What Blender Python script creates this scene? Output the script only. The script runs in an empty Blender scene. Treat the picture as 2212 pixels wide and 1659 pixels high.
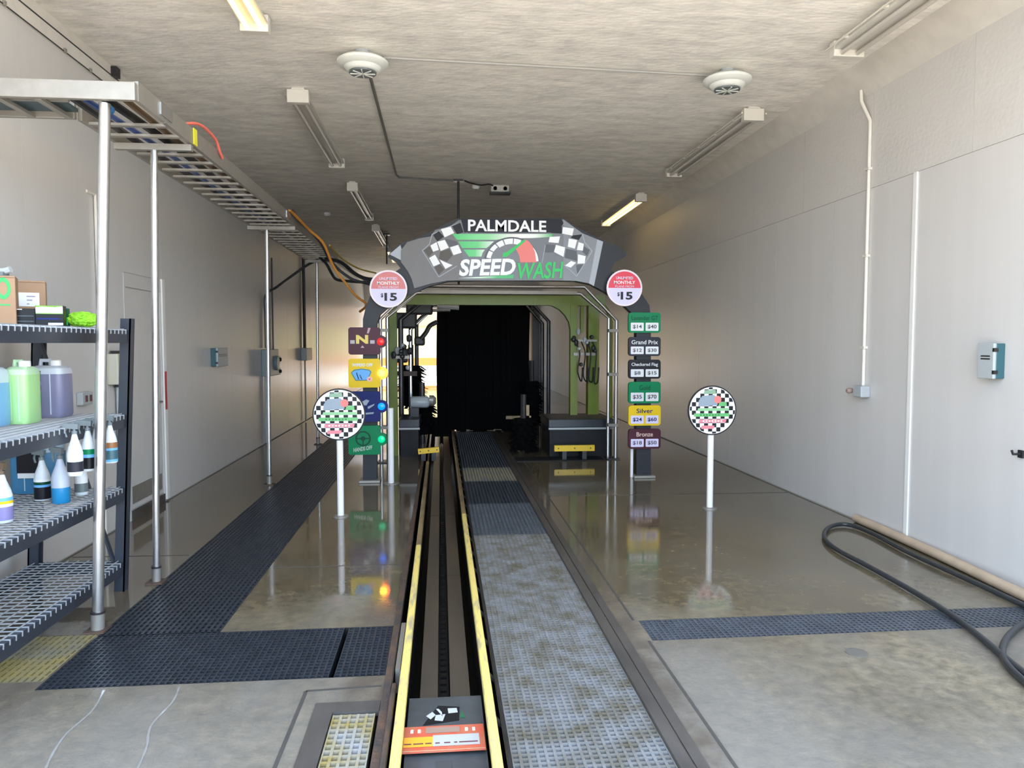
import bpy, bmesh, math, random
from mathutils import Vector, Matrix
random.seed(7)
PI = math.pi
SC = bpy.context.scene
C = SC.collection

# ------------------------------------------------------------------ camera
FPX, CX, CY, EYE = 1600.0, 1106.0, 829.5, 1.6
TH = math.atan(88.5 / FPX)
PS = math.atan(154 / FPX * math.cos(TH))
cR = Vector((math.cos(PS), -math.sin(PS), 0))
cF = Vector((math.sin(PS) * math.cos(TH), math.cos(PS) * math.cos(TH), -math.sin(TH)))
cU = Vector((math.sin(PS) * math.sin(TH), math.cos(PS) * math.sin(TH), math.cos(TH)))
cam_data = bpy.data.cameras.new('camera')
cam_data.sensor_width = 36.0
cam_data.lens = FPX / 2212 * 36.0
cam_data.clip_end = 300
cam = bpy.data.objects.new('camera', cam_data)
m = Matrix((cR, cU, -cF)).transposed().to_4x4()
m.translation = Vector((0, 0, EYE))
cam.matrix_world = m
C.objects.link(cam)
SC.camera = cam

# ------------------------------------------------------------------ sky, sun, exposure
SKY_STRENGTH = 5.9
SUN_STRENGTH = 21.0
world = bpy.data.worlds.new('sky')
SC.world = world
world.use_nodes = True
wn = world.node_tree
wn.nodes.clear()
w_out = wn.nodes.new('ShaderNodeOutputWorld')
w_bg = wn.nodes.new('ShaderNodeBackground')
w_bg.inputs['Strength'].default_value = SKY_STRENGTH
w_tc = wn.nodes.new('ShaderNodeTexCoord')
w_sep = wn.nodes.new('ShaderNodeSeparateXYZ')
w_ramp = wn.nodes.new('ShaderNodeValToRGB')
w_ramp.color_ramp.elements[0].position = 0.0
w_ramp.color_ramp.elements[0].color = (0.66, 0.82, 1.0, 1)
w_ramp.color_ramp.elements[1].position = 0.8
w_ramp.color_ramp.elements[1].color = (0.54, 0.72, 1.0, 1)
wn.links.new(w_tc.outputs['Generated'], w_sep.inputs[0])
wn.links.new(w_sep.outputs['Z'], w_ramp.inputs[0])
wn.links.new(w_ramp.outputs[0], w_bg.inputs[0])
wn.links.new(w_bg.outputs[0], w_out.inputs[0])
sun_data = bpy.data.lights.new('sun', 'SUN')
sun_data.energy = SUN_STRENGTH
sun_data.angle = math.radians(0.6)
sun_data.color = (1.0, 0.91, 0.78)
sun = bpy.data.objects.new('sun', sun_data)
sun.rotation_euler = Vector((0.65, 0.10, -0.74)).to_track_quat('-Z', 'Y').to_euler()
C.objects.link(sun)
SC.view_settings.view_transform = 'Standard'
SC.view_settings.look = 'None'
SC.view_settings.gamma = 1.0
SC.view_settings.use_curve_mapping = False
SC.view_settings.exposure = 0.28
cy = SC.cycles
cy.max_bounces = 8
cy.diffuse_bounces = 5
cy.glossy_bounces = 4
cy.transmission_bounces = 4
cy.caustics_reflective = False
cy.caustics_refractive = False
cy.sample_clamp_indirect = 6.0
cy.use_denoising = True

# room measures (metres): x across, y along the tunnel, z up
XL, XR = -2.782, 3.727
Y0, Y1 = 1.95, 28.0
ZC, ZW = 3.95, 3.76
def portal(name, y, face):
    d = bpy.data.lights.new(name, 'AREA')
    d.shape = 'RECTANGLE'
    d.size, d.size_y = XR - XL, ZC
    d.cycles.is_portal = True
    o = bpy.data.objects.new(name, d)
    o.location = ((XL + XR) / 2, y, ZC / 2)
    o.rotation_euler = (PI / 2 * face, 0, 0)
    C.objects.link(o)
portal('entrance_sky_portal', Y0, 1)
portal('exit_sky_portal', Y1, -1)

# ------------------------------------------------------------------ measuring helpers
def ray(px, py):
    return cF + cR * ((px - CX) / FPX) - cU * ((py - CY) / FPX)
def G(px, py, z=0.0):
    d = ray(px, py)
    return Vector((0, 0, EYE)) + d * ((z - EYE) / d.z)
def W(px, py, y):
    d = ray(px, py)
    return Vector((0, 0, EYE)) + d * (y / d.y)

# ------------------------------------------------------------------ materials
MATS = {}
def mat(name, col, rough=0.5, metal=0.0, vary=0.0, vscale=6.0, bump=0.0, bscale=40.0, emit=None, estr=0.0,
        col2=None, stretch=(1, 1, 1), spec=0.5, trans=0.0, rvary=0.0, alpha=1.0, detail=4.0, contrast=(0.35, 0.7)):
    if name in MATS:
        return MATS[name]
    M = bpy.data.materials.new(name)
    M.use_nodes = True
    nt = M.node_tree
    b = nt.nodes['Principled BSDF']
    b.inputs['Base Color'].default_value = (*col, 1)
    b.inputs['Roughness'].default_value = rough
    b.inputs['Metallic'].default_value = metal
    b.inputs['Specular IOR Level'].default_value = spec
    if trans:
        b.inputs['Transmission Weight'].default_value = trans
    if alpha < 1:
        b.inputs['Alpha'].default_value = alpha
    if emit:
        b.inputs['Emission Color'].default_value = (*emit, 1)
        b.inputs['Emission Strength'].default_value = estr
    if vary or col2 or bump or rvary:
        tc = nt.nodes.new('ShaderNodeTexCoord')
        mp = nt.nodes.new('ShaderNodeMapping')
        mp.inputs['Scale'].default_value = stretch
        nt.links.new(tc.outputs['Object'], mp.inputs[0])
        nz = nt.nodes.new('ShaderNodeTexNoise')
        nz.inputs['Scale'].default_value = vscale
        nz.inputs['Detail'].default_value = detail
        nz.inputs['Roughness'].default_value = 0.6
        nt.links.new(mp.outputs[0], nz.inputs['Vector'])
        rp = nt.nodes.new('ShaderNodeValToRGB')
        c2 = col2 if col2 else tuple(c * (1 - vary) for c in col)
        rp.color_ramp.elements[0].position, rp.color_ramp.elements[1].position = contrast
        rp.color_ramp.elements[0].color = (*c2, 1)
        rp.color_ramp.elements[1].color = (*col, 1)
        nt.links.new(nz.outputs['Fac'], rp.inputs[0])
        if vary or col2:
            nt.links.new(rp.outputs[0], b.inputs['Base Color'])
        if rvary:
            mr = nt.nodes.new('ShaderNodeMapRange')
            mr.inputs[1].default_value, mr.inputs[2].default_value = 0.35, 0.65
            mr.inputs[3].default_value = max(0.02, rough - rvary)
            mr.inputs[4].default_value = rough + rvary
            nt.links.new(nz.outputs['Fac'], mr.inputs[0])
            nt.links.new(mr.outputs[0], b.inputs['Roughness'])
        if bump:
            n2 = nt.nodes.new('ShaderNodeTexNoise')
            n2.inputs['Scale'].default_value = bscale
            n2.inputs['Detail'].default_value = 3
            nt.links.new(mp.outputs[0], n2.inputs['Vector'])
            bp = nt.nodes.new('ShaderNodeBump')
            bp.inputs['Strength'].default_value = bump
            bp.inputs['Distance'].default_value = 0.02
            nt.links.new(n2.outputs['Fac'], bp.inputs['Height'])
            nt.links.new(bp.outputs[0], b.inputs['Normal'])
    MATS[name] = M
    return M

def concrete_floor():
    M = bpy.data.materials.new('stained wet concrete')
    M.use_nodes = True
    nt = M.node_tree
    N, L = nt.nodes, nt.links
    b = N['Principled BSDF']
    tc = N.new('ShaderNodeTexCoord')
    def noise(scale, detail, stretch=(1, 1, 1), dist=0.0):
        mp = N.new('ShaderNodeMapping'); mp.inputs['Scale'].default_value = stretch
        L.new(tc.outputs['Object'], mp.inputs[0])
        n = N.new('ShaderNodeTexNoise'); n.inputs['Scale'].default_value = scale
        n.inputs['Detail'].default_value = detail; n.inputs['Distortion'].default_value = dist
        n.inputs['Roughness'].default_value = 0.62
        L.new(mp.outputs[0], n.inputs['Vector'])
        return n.outputs['Fac']
    def ramp(f, p0, c0, p1, c1):
        r = N.new('ShaderNodeValToRGB')
        r.color_ramp.elements[0].position, r.color_ramp.elements[1].position = p0, p1
        r.color_ramp.elements[0].color, r.color_ramp.elements[1].color = (*c0, 1), (*c1, 1)
        L.new(f, r.inputs[0]); return r.outputs[0]
    def mixc(f, a, c, mode='MIX'):
        x = N.new('ShaderNodeMix'); x.data_type = 'RGBA'; x.blend_type = mode
        if isinstance(f, float): x.inputs[0].default_value = f
        else: L.new(f, x.inputs[0])
        L.new(a, x.inputs[6])
        if isinstance(c, tuple): x.inputs[7].default_value = (*c, 1)
        else: L.new(c, x.inputs[7])
        return x.outputs[2]
    base = ramp(noise(1.3, 8), 0.3, (0.125, 0.104, 0.072), 0.72, (0.265, 0.224, 0.158))
    fine = ramp(noise(15, 8), 0.34, (0.58, 0.58, 0.59), 0.66, (1.18, 1.17, 1.15))
    c = mixc(1.0, base, fine, 'MULTIPLY')
    grit = ramp(noise(140, 2), 0.28, (0.55, 0.52, 0.5), 0.42, (1, 1, 1))
    c = mixc(0.7, c, grit, 'MULTIPLY')
    stains = ramp(noise(0.9, 3.5, (1, 0.55, 1), 0.3), 0.38, (0, 0, 0), 0.62, (1, 1, 1))
    c = mixc(stains, mixc(0.7, c, (0.19, 0.175, 0.155), 'MIX'), c)
    # wet zone: the washed part of the floor, deeper in the tunnel, ragged edge
    sep = N.new('ShaderNodeSeparateXYZ'); L.new(tc.outputs['Object'], sep.inputs[0])
    edge = N.new('ShaderNodeMath'); edge.operation = 'MULTIPLY_ADD'
    L.new(noise(0.7, 1.5), edge.inputs[0]); edge.inputs[1].default_value = 3.0
    L.new(sep.outputs['Y'], edge.inputs[2])
    wet = N.new('ShaderNodeMapRange'); wet.interpolation_type = 'SMOOTHSTEP'
    wet.inputs[1].default_value, wet.inputs[2].default_value = 4.9, 6.1
    L.new(edge.outputs[0], wet.inputs[0])
    dark = mixc(1.0, c, (0.74, 0.69, 0.56), 'MULTIPLY')
    c = mixc(wet.outputs[0], c, dark)
    # grime worn in beside the conveyor edges; dark reflections painted along the door wall
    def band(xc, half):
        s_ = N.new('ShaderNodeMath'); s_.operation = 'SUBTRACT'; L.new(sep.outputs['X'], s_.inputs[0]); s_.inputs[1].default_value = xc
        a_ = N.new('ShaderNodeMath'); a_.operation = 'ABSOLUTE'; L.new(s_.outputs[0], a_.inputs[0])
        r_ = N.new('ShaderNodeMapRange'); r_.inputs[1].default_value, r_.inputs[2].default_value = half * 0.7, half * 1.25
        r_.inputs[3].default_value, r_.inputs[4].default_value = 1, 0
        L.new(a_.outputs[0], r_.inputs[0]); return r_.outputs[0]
    mx = N.new('ShaderNodeMath'); mx.operation = 'MAXIMUM'
    L.new(band(0.98, 0.12), mx.inputs[0]); L.new(band(-0.33, 0.13), mx.inputs[1])
    mx2 = N.new('ShaderNodeMath'); mx2.operation = 'MAXIMUM'
    hb = N.new('ShaderNodeMath'); hb.operation = 'MULTIPLY'; L.new(band(-2.45, 0.62), hb.inputs[0]); hb.inputs[1].default_value = 0.75  # band by the door wall: damp and its dark reflections put into the colour
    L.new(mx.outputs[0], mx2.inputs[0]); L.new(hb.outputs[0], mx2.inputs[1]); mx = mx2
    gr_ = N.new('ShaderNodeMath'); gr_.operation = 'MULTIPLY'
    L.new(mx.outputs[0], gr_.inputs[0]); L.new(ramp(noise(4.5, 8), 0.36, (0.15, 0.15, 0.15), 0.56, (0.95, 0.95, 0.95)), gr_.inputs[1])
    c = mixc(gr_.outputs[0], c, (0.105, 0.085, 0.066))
    oil = ramp(noise(1.5, 3, (0.6, 1.2, 1), 0.3), 0.52, (0, 0, 0), 0.78, (0.6, 0.6, 0.6))
    c = mixc(oil, c, (0.13, 0.12, 0.105))
    L.new(c, b.inputs['Base Color'])
    pud = N.new('ShaderNodeMapRange')
    pud.inputs[1].default_value, pud.inputs[2].default_value = 0.40, 0.62
    pud.inputs[3].default_value, pud.inputs[4].default_value = 0.025, 0.13
    L.new(noise(1.1, 5, (1, 0.6, 1)), pud.inputs[0])
    dry = N.new('ShaderNodeMapRange')
    dry.inputs[1].default_value, dry.inputs[2].default_value = 0.35, 0.65
    dry.inputs[3].default_value, dry.inputs[4].default_value = 0.34, 0.62
    L.new(noise(2.3, 5), dry.inputs[0])
    rm = N.new('ShaderNodeMix')
    L.new(wet.outputs[0], rm.inputs[0]); L.new(dry.outputs[0], rm.inputs[2]); L.new(pud.outputs[0], rm.inputs[3])
    L.new(rm.outputs[0], b.inputs['Roughness'])
    sm = N.new('ShaderNodeMapRange')
    sm.inputs[3].default_value, sm.inputs[4].default_value = 0.22, 1.0
    L.new(wet.outputs[0], sm.inputs[0]); L.new(sm.outputs[0], b.inputs['Specular IOR Level'])
    bs = N.new('ShaderNodeMapRange')
    bs.inputs[3].default_value, bs.inputs[4].default_value = 0.35, 0.012
    L.new(wet.outputs[0], bs.inputs[0])
    bp = N.new('ShaderNodeBump'); bp.inputs['Distance'].default_value = 0.01
    L.new(bs.outputs[0], bp.inputs['Strength']); L.new(noise(34, 4), bp.inputs['Height'])
    L.new(bp.outputs[0], b.inputs['Normal'])
    return M

def print_gradient(name, stops, rough=0.4):
    """flat print whose colour runs along x (sign graphics)"""
    M = bpy.data.materials.new(name); M.use_nodes = True
    nt = M.node_tree; b = nt.nodes['Principled BSDF']
    b.inputs['Roughness'].default_value = rough
    tc = nt.nodes.new('ShaderNodeTexCoord'); sp = nt.nodes.new('ShaderNodeSeparateXYZ')
    rp = nt.nodes.new('ShaderNodeValToRGB')
    nt.links.new(tc.outputs['Generated'], sp.inputs[0]); nt.links.new(sp.outputs['X'], rp.inputs[0])
    cr = rp.color_ramp
    while len(cr.elements) < len(stops): cr.elements.new(0.5)
    for e, (p, c) in zip(cr.elements, stops): e.position = p; e.color = (*c, 1)
    nt.links.new(rp.outputs[0], b.inputs['Base Color'])
    return M

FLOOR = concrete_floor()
M_wall = mat('white wall panel', (0.62, 0.60, 0.58), 0.30, vary=0.045, vscale=2.2, stretch=(3, 3, 0.12), bump=0.04, bscale=6, contrast=(0.25, 0.75), detail=2)
M_wallup = mat('white painted wall', (0.61, 0.585, 0.555), 0.42, vary=0.03, vscale=2, bump=0.15, bscale=30)
M_wallback = mat('wall joint', (0.42, 0.40, 0.37), 0.7)
M_ceil = mat('streaked stucco', (0.93, 0.895, 0.835), 0.85, col2=(0.70, 0.675, 0.635), vscale=4.2, stretch=(0.9, 2.0, 1), bump=0.3, bscale=15, detail=10, contrast=(0.30, 0.62))
M_cove = mat('cove paint', (0.70, 0.67, 0.62), 0.7, vary=0.12, vscale=5)
M_trim = mat('white trim', (0.80, 0.79, 0.76), 0.4)
M_door = mat('grey white door paint', (0.60, 0.585, 0.565), 0.4, vary=0.06)
M_gap = mat('dark gap', (0.05, 0.05, 0.05), 0.8)
M_joint = mat('floor joint filler', (0.06, 0.055, 0.05), 0.6)
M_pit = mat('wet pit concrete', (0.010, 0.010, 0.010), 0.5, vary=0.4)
M_alu = mat('brushed aluminium', (0.33, 0.31, 0.275), 0.42, 0.45, vary=0.12, vscale=12)
M_steel = mat('stainless steel', (0.62, 0.615, 0.61), 0.26, 0.9, vary=0.1, vscale=14)
M_whitep = mat('white powder coat', (0.82, 0.82, 0.82), 0.35)
M_conduit = mat('painted conduit', (0.74, 0.70, 0.63), 0.4, vary=0.1)
M_greyplastic = mat('grey plastic', (0.40, 0.43, 0.44), 0.45)
M_teal = mat('dark teal plastic', (0.03, 0.10, 0.12), 0.3)
M_black = mat('black plastic', (0.015, 0.015, 0.017), 0.45)
M_rubber = mat('black rubber', (0.014, 0.0145, 0.017), 0.5, vary=0.2, spec=0.25)
M_cloth = mat('black wash cloth', (0.0035, 0.0035, 0.004), 0.95, spec=0.1)
M_fixture = mat('fixture enamel', (0.60, 0.58, 0.54), 0.35)
M_lens = mat('dull lamp tube', (0.55, 0.52, 0.47), 0.3)
M_tubeon = mat('lit fluorescent tube', (1, 0.95, 0.75), 0.3, emit=(1.0, 0.70, 0.26), estr=2.6)
M_green = mat('lime green coat', (0.145, 0.205, 0.008), 0.35, vary=0.15, vscale=7)
M_shelf = mat('charcoal steel', (0.033, 0.040, 0.055), 0.4, vary=0.2)
M_wire = mat('zinc wire', (0.50, 0.52, 0.55), 0.35, 0.4)
M_grdark = mat('dark blue grey grating', (0.028, 0.033, 0.042), 0.38, vary=0.35, vscale=9)
M_grmid = mat('slate grating', (0.085, 0.095, 0.110), 0.4, vary=0.3, vscale=6)
M_grlight = mat('grey grating', (0.19, 0.19, 0.192), 0.5, spec=0.2, col2=(0.115, 0.10, 0.07), vscale=7, detail=12, contrast=(0.36, 0.60))
M_gryel = mat('worn yellow grating', (0.27, 0.22, 0.085), 0.5, spec=0.2, col2=(0.19, 0.18, 0.145), vscale=3, contrast=(0.35, 0.6))
M_gryel2 = mat('mustard worn grating', (0.24, 0.195, 0.10), 0.45, col2=(0.14, 0.14, 0.13), vscale=4)
M_yellow = mat('worn yellow paint', (0.74, 0.58, 0.17), 0.38, col2=(0.40, 0.33, 0.20), vscale=9, stretch=(3, .6, 1), contrast=(0.34, 0.50), detail=6)
M_yelbr = mat('bare worn rail', (0.40, 0.29, 0.14), 0.35, 0.4, col2=(0.16, 0.11, 0.07), vscale=6, stretch=(1, .4, 1), contrast=(0.3, 0.6))
M_darksteel = mat('wet dark steel', (0.06, 0.055, 0.055), 0.35, 0.5, vary=0.4, vscale=8)
M_angle = mat('worn steel angle', (0.11, 0.098, 0.088), 0.42, 0.2, vary=0.4, vscale=5, stretch=(1, .4, 1))
M_rust = mat('rusty steel', (0.12, 0.068, 0.042), 0.6, col2=(0.05, 0.042, 0.04), vscale=7, bump=0.3)
M_brownplate = mat('brown conveyor deck', (0.085, 0.064, 0.044), 0.3, col2=(0.045, 0.037, 0.03), vscale=3, stretch=(1, .25, 1))
M_wood = mat('tan tube', (0.50, 0.38, 0.27), 0.6, vary=0.2, vscale=5)
M_hose = mat('black hose rubber', (0.028, 0.030, 0.033), 0.4)
M_archdark = mat('charcoal arch coat', (0.032, 0.034, 0.039), 0.4, spec=0.22, vary=0.1)
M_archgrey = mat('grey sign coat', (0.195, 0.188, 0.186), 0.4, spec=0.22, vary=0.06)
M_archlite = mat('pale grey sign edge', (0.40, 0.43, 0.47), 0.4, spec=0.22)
M_pwhite = mat('print white', (0.86, 0.86, 0.86), 0.4, spec=0.22)
M_pblack = mat('print black', (0.012, 0.012, 0.014), 0.4, spec=0.22)
M_pgrey = mat('print grey', (0.11, 0.118, 0.13), 0.4, spec=0.22)
M_pbrown = mat('print taupe', (0.10, 0.09, 0.075), 0.4, spec=0.22)
M_pgreen = mat('print bright green', (0.045, 0.55, 0.13), 0.4, spec=0.22)
M_pred = mat('print red', (0.75, 0.10, 0.10), 0.4, spec=0.22)
M_pcoral = mat('print coral', (0.80, 0.22, 0.20), 0.4, spec=0.22)
M_pyel = mat('print yellow', (0.80, 0.58, 0.03), 0.4, spec=0.22)
M_sgreen = mat('sign green', (0.0, 0.20, 0.075), 0.4, spec=0.22)
M_sdkgreen = mat('sign dark green', (0.0, 0.06, 0.03), 0.4, spec=0.22)
M_sgold = mat('sign yellow', (0.80, 0.55, 0.015), 0.4, spec=0.22)
M_smaroon = mat('sign maroon', (0.068, 0.016, 0.028), 0.4, spec=0.22)
M_snavy = mat('sign navy', (0.006, 0.014, 0.12), 0.4, spec=0.22)
M_scharcoal = mat('sign charcoal', (0.022, 0.023, 0.034), 0.4, spec=0.22)
M_sblack = mat('sign black', (0.010, 0.010, 0.014), 0.4, spec=0.22)
M_lav = mat('print lavender white', (0.72, 0.68, 0.90), 0.4, spec=0.22)
M_sky = mat('print sky blue', (0.16, 0.45, 0.85), 0.4, spec=0.22)
M_lred = mat('red signal lens', (0.7, 0.02, 0.02), 0.25, emit=(1, 0.02, 0.02), estr=0.7)
M_lorange = mat('amber signal lens', (1, 0.5, 0.02), 0.25, emit=(1, 0.55, 0.04), estr=7.0)
M_lring = mat('amber signal ring', (1, 0.25, 0.0), 0.25, emit=(1, 0.16, 0.0), estr=4.0)
M_lblue = mat('blue signal lens', (0.0, 0.15, 0.8), 0.25, emit=(0.0, 0.18, 1), estr=1.6)
M_lgreen = mat('green signal lens', (0.0, 0.5, 0.25), 0.25, emit=(0.0, 0.6, 0.25), estr=0.7)
M_card = mat('cardboard', (0.38, 0.235, 0.14), 0.8, vary=0.08)
M_bottle = mat('milky plastic', (0.66, 0.72, 0.76), 0.35)
M_bluel = mat('blue liquid', (0.02, 0.26, 0.55), 0.25)
M_trig = mat('grey trigger plastic', (0.16, 0.19, 0.20), 0.45)
M_lime = mat('lime sponge', (0.30, 0.72, 0.03), 0.8, vary=0.25, vscale=30, bump=0.4, bscale=60)
M_sand = mat('sunlit concrete yard', (0.56, 0.485, 0.39), 0.85, vary=0.15, vscale=1.5)

# ------------------------------------------------------------------ mesh builder
def wloc(o):
    v = Vector((0, 0, 0))
    while o is not None:
        v = v + o.location; o = o.parent
    return v
class MB:
    def __init__(s): s.v = []; s.f = []
    def add(s, vs, fs):
        k = len(s.v); s.v += [Vector(v) for v in vs]; s.f += [tuple(i + k for i in f) for f in fs]; return s
    def box(s, x0, x1, y0, y1, z0, z1):
        return s.add([(x0, y0, z0), (x1, y0, z0), (x1, y1, z0), (x0, y1, z0), (x0, y0, z1), (x1, y0, z1), (x1, y1, z1), (x0, y1, z1)],
                     [(3, 2, 1, 0), (4, 5, 6, 7), (0, 1, 5, 4), (1, 2, 6, 5), (2, 3, 7, 6), (3, 0, 4, 7)])
    def bevbox(s, x0, x1, y0, y1, z0, z1, r=0.01):
        bm = bmesh.new(); bmesh.ops.create_cube(bm, size=1)
        for v in bm.verts:
            v.co = Vector(((x0 + x1) / 2 + v.co.x * (x1 - x0), (y0 + y1) / 2 + v.co.y * (y1 - y0), (z0 + z1) / 2 + v.co.z * (z1 - z0)))
        bmesh.ops.bevel(bm, geom=list(bm.edges), offset=r, segments=2, affect='EDGES', profile=0.5)
        return s.frombm(bm)
    def frombm(s, bm):
        bm.verts.index_update()
        s.add([v.co.copy() for v in bm.verts], [tuple(v.index for v in f.verts) for f in bm.faces]); bm.free(); return s
    def beam(s, p, q, w, h, up=(0, 0, 1)):
        p, q = Vector(p), Vector(q); d = (q - p).normalized()
        a = d.cross(Vector(up)).normalized() * (w / 2); b = a.cross(d).normalized() * (h / 2)
        vs = [p - a - b, p + a - b, p + a + b, p - a + b, q - a - b, q + a - b, q + a + b, q - a + b]
        return s.add(vs, [(3, 2, 1, 0), (4, 5, 6, 7), (0, 1, 5, 4), (1, 2, 6, 5), (2, 3, 7, 6), (3, 0, 4, 7)])
    def tube(s, pts, r, n=10, smooth=0, cap=True):
        pts = [Vector(p) for p in pts]
        if smooth: pts = catmull(pts, smooth)
        rings = []; ref = None
        for i, p in enumerate(pts):
            d = (pts[min(i + 1, len(pts) - 1)] - pts[max(i - 1, 0)]).normalized()
            if ref is None:
                ref = d.orthogonal().normalized()
            ref = (ref - d * ref.dot(d)).normalized()
            b = d.cross(ref)
            rr = r[i] if isinstance(r, (list, tuple)) else r
            rings.append([p + ref * (rr * math.cos(2 * PI * k / n)) + b * (rr * math.sin(2 * PI * k / n)) for k in range(n)])
        vs = [v for ring in rings for v in ring]; fs = []
        for i in range(len(rings) - 1):
            for k in range(n):
                fs.append((i * n + k, i * n + (k + 1) % n, (i + 1) * n + (k + 1) % n, (i + 1) * n + k))
        if cap:
            fs.append(tuple(range(n - 1, -1, -1))); fs.append(tuple((len(rings) - 1) * n + k for k in range(n)))
        return s.add(vs, fs)
    def lathe(s, prof, c, n=20, axis='Z', sx=1, sy=1, power=2.0):
        """prof: (radius, height) pairs; sx, sy, power give rounded-square sections"""
        vs, fs = [], []; c = Vector(c)
        for r, h in prof:
            for k in range(n):
                t = 2 * PI * k / n; ct, st = math.cos(t), math.sin(t)
                x = math.copysign(abs(ct) ** (2 / power), ct) * r * sx; y = math.copysign(abs(st) ** (2 / power), st) * r * sy
                vs.append(c + (Vector((x, y, h)) if axis == 'Z' else Vector((x, -h, y)) if axis == 'Y' else Vector((h, x, y))))
        for i in range(len(prof) - 1):
            for k in range(n):
                fs.append((i * n + k, i * n + (k + 1) % n, (i + 1) * n + (k + 1) % n, (i + 1) * n + k))
        fs.append(tuple(range(n - 1, -1, -1))); fs.append(tuple((len(prof) - 1) * n + k for k in range(n)))
        return s.add(vs, fs)
    def prism(s, poly, y0, y1):
        """poly: (x, z) outline in a plane facing the viewer, y0 front, y1 back"""
        n = len(poly)
        a = sum(poly[i][0] * poly[(i + 1) % n][1] - poly[(i + 1) % n][0] * poly[i][1] for i in range(n))
        if a < 0: poly = poly[::-1]
        vs = [(x, y0, z) for x, z in poly] + [(x, y1, z) for x, z in poly]
        fs = [tuple(range(n)), tuple(range(2 * n - 1, n - 1, -1))] + [(i + n, (i + 1) % n + n, (i + 1) % n, i) for i in range(n)]
        return s.add(vs, fs)
    def build(s, name, material, parent=None, loc=None, smooth=False, kind=None, label=None):
        me = bpy.data.meshes.new(name)
        base = wloc(parent) if parent else (Vector(loc) if loc is not None else Vector((0, 0, 0)))
        me.from_pydata([tuple(v - base) for v in s.v], [], s.f)
        me.materials.append(material)
        me.update()
        bm = bmesh.new(); bm.from_mesh(me); bmesh.ops.recalc_face_normals(bm, faces=bm.faces); bm.to_mesh(me); bm.free()
        if smooth:
            me.polygons.foreach_set('use_smooth', [True] * len(me.polygons))
            try: me.set_sharp_from_angle(angle=math.radians(40))
            except Exception: pass
        o = bpy.data.objects.new(name, me); C.objects.link(o)
        if parent: o.parent = parent
        else: o.location = base
        if kind: o['kind'] = kind
        if label: o['label'] = label
        return o
def catmull(P, k):
    out = []
    for i in range(len(P) - 1):
        a, b, c, d = P[max(i - 1, 0)], P[i], P[i + 1], P[min(i + 2, len(P) - 1)]
        for j in range(k):
            t = j / k
            out.append(0.5 * ((2 * b) + (c - a) * t + (2 * a - 5 * b + 4 * c - d) * t * t + (3 * b - a - 3 * c + d) * t ** 3))
    out.append(P[-1]); return out
def thing(name, label, cat, loc, group=None):
    o = bpy.data.objects.new(name, None); o.location = loc; o.empty_display_size = 0.1
    o['label'] = label; o['category'] = cat
    if group: o['group'] = group
    C.objects.link(o); return o
def tag(o, label, cat, group=None):
    o['label'] = label; o['category'] = cat
    if group: o['group'] = group
    return o
def struct(o):
    o['kind'] = 'structure'; return o
def text(s, box, y, material, parent, name='lettering', shear=0.0, bold=0.0, rise=0.0, plane='Y', depth=0.0015):
    """flat lettering fitted into box (u0, u1, z0, z1); on a plane y = const facing the entrance,
    or plane='X-' / 'X+' on a wall x = const, or plane='Z' lying on a level plate"""
    cu = bpy.data.curves.new('t', 'FONT'); cu.body = s; cu.extrude = 0.02; cu.offset = bold; cu.resolution_u = 3
    ob = bpy.data.objects.new('t', cu); C.objects.link(ob)
    bpy.context.view_layer.update()
    me = bpy.data.meshes.new_from_object(ob.evaluated_get(bpy.context.evaluated_depsgraph_get()))
    bpy.data.objects.remove(ob); bpy.data.curves.remove(cu)
    pts = [v.co.copy() for v in me.vertices]
    fs = [tuple(p.vertices) for p in me.polygons]; bpy.data.meshes.remove(me)
    pts = [Vector((p.x + shear * p.y, p.y, p.z)) for p in pts]
    x0, x1 = min(p.x for p in pts), max(p.x for p in pts); z0, z1 = min(p.y for p in pts), max(p.y for p in pts)
    out = []
    for p in pts:
        u = (p.x - x0) / (x1 - x0); v = (p.y - z0) / (z1 - z0); d = p.z / 0.02 * depth
        U = box[0] + u * (box[1] - box[0]); V = box[2] + v * (box[3] - box[2]) + rise * (u - 0.5)
        if plane == 'Y': out.append((U, y - d, V))
        elif plane == 'X-': out.append((y - d, U, V))
        elif plane == 'Z': out.append((U, V, y + d))
    b = MB(); b.add(out, fs)
    return b.build(name, material, parent)
def disc_poly(cx, cz, r, n=28, a0=0, a1=2 * PI, rz=None):
    rz = rz or r
    full = abs(a1 - a0 - 2 * PI) < 1e-6
    return [(cx + r * math.cos(a0 + (a1 - a0) * k / (n if full else n - 1)), cz + rz * math.sin(a0 + (a1 - a0) * k / (n if full else n - 1))) for k in range(n)]
def rrect(x0, x1, z0, z1, r, n=5):
    out = []
    for cx_, cz_, a in ((x1 - r, z1 - r, 0), (x0 + r, z1 - r, PI / 2), (x0 + r, z0 + r, PI), (x1 - r, z0 + r, 1.5 * PI)):
        out += [(cx_ + r * math.cos(a + PI / 2 * k / n), cz_ + r * math.sin(a + PI / 2 * k / n)) for k in range(n + 1)]
    return out

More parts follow.
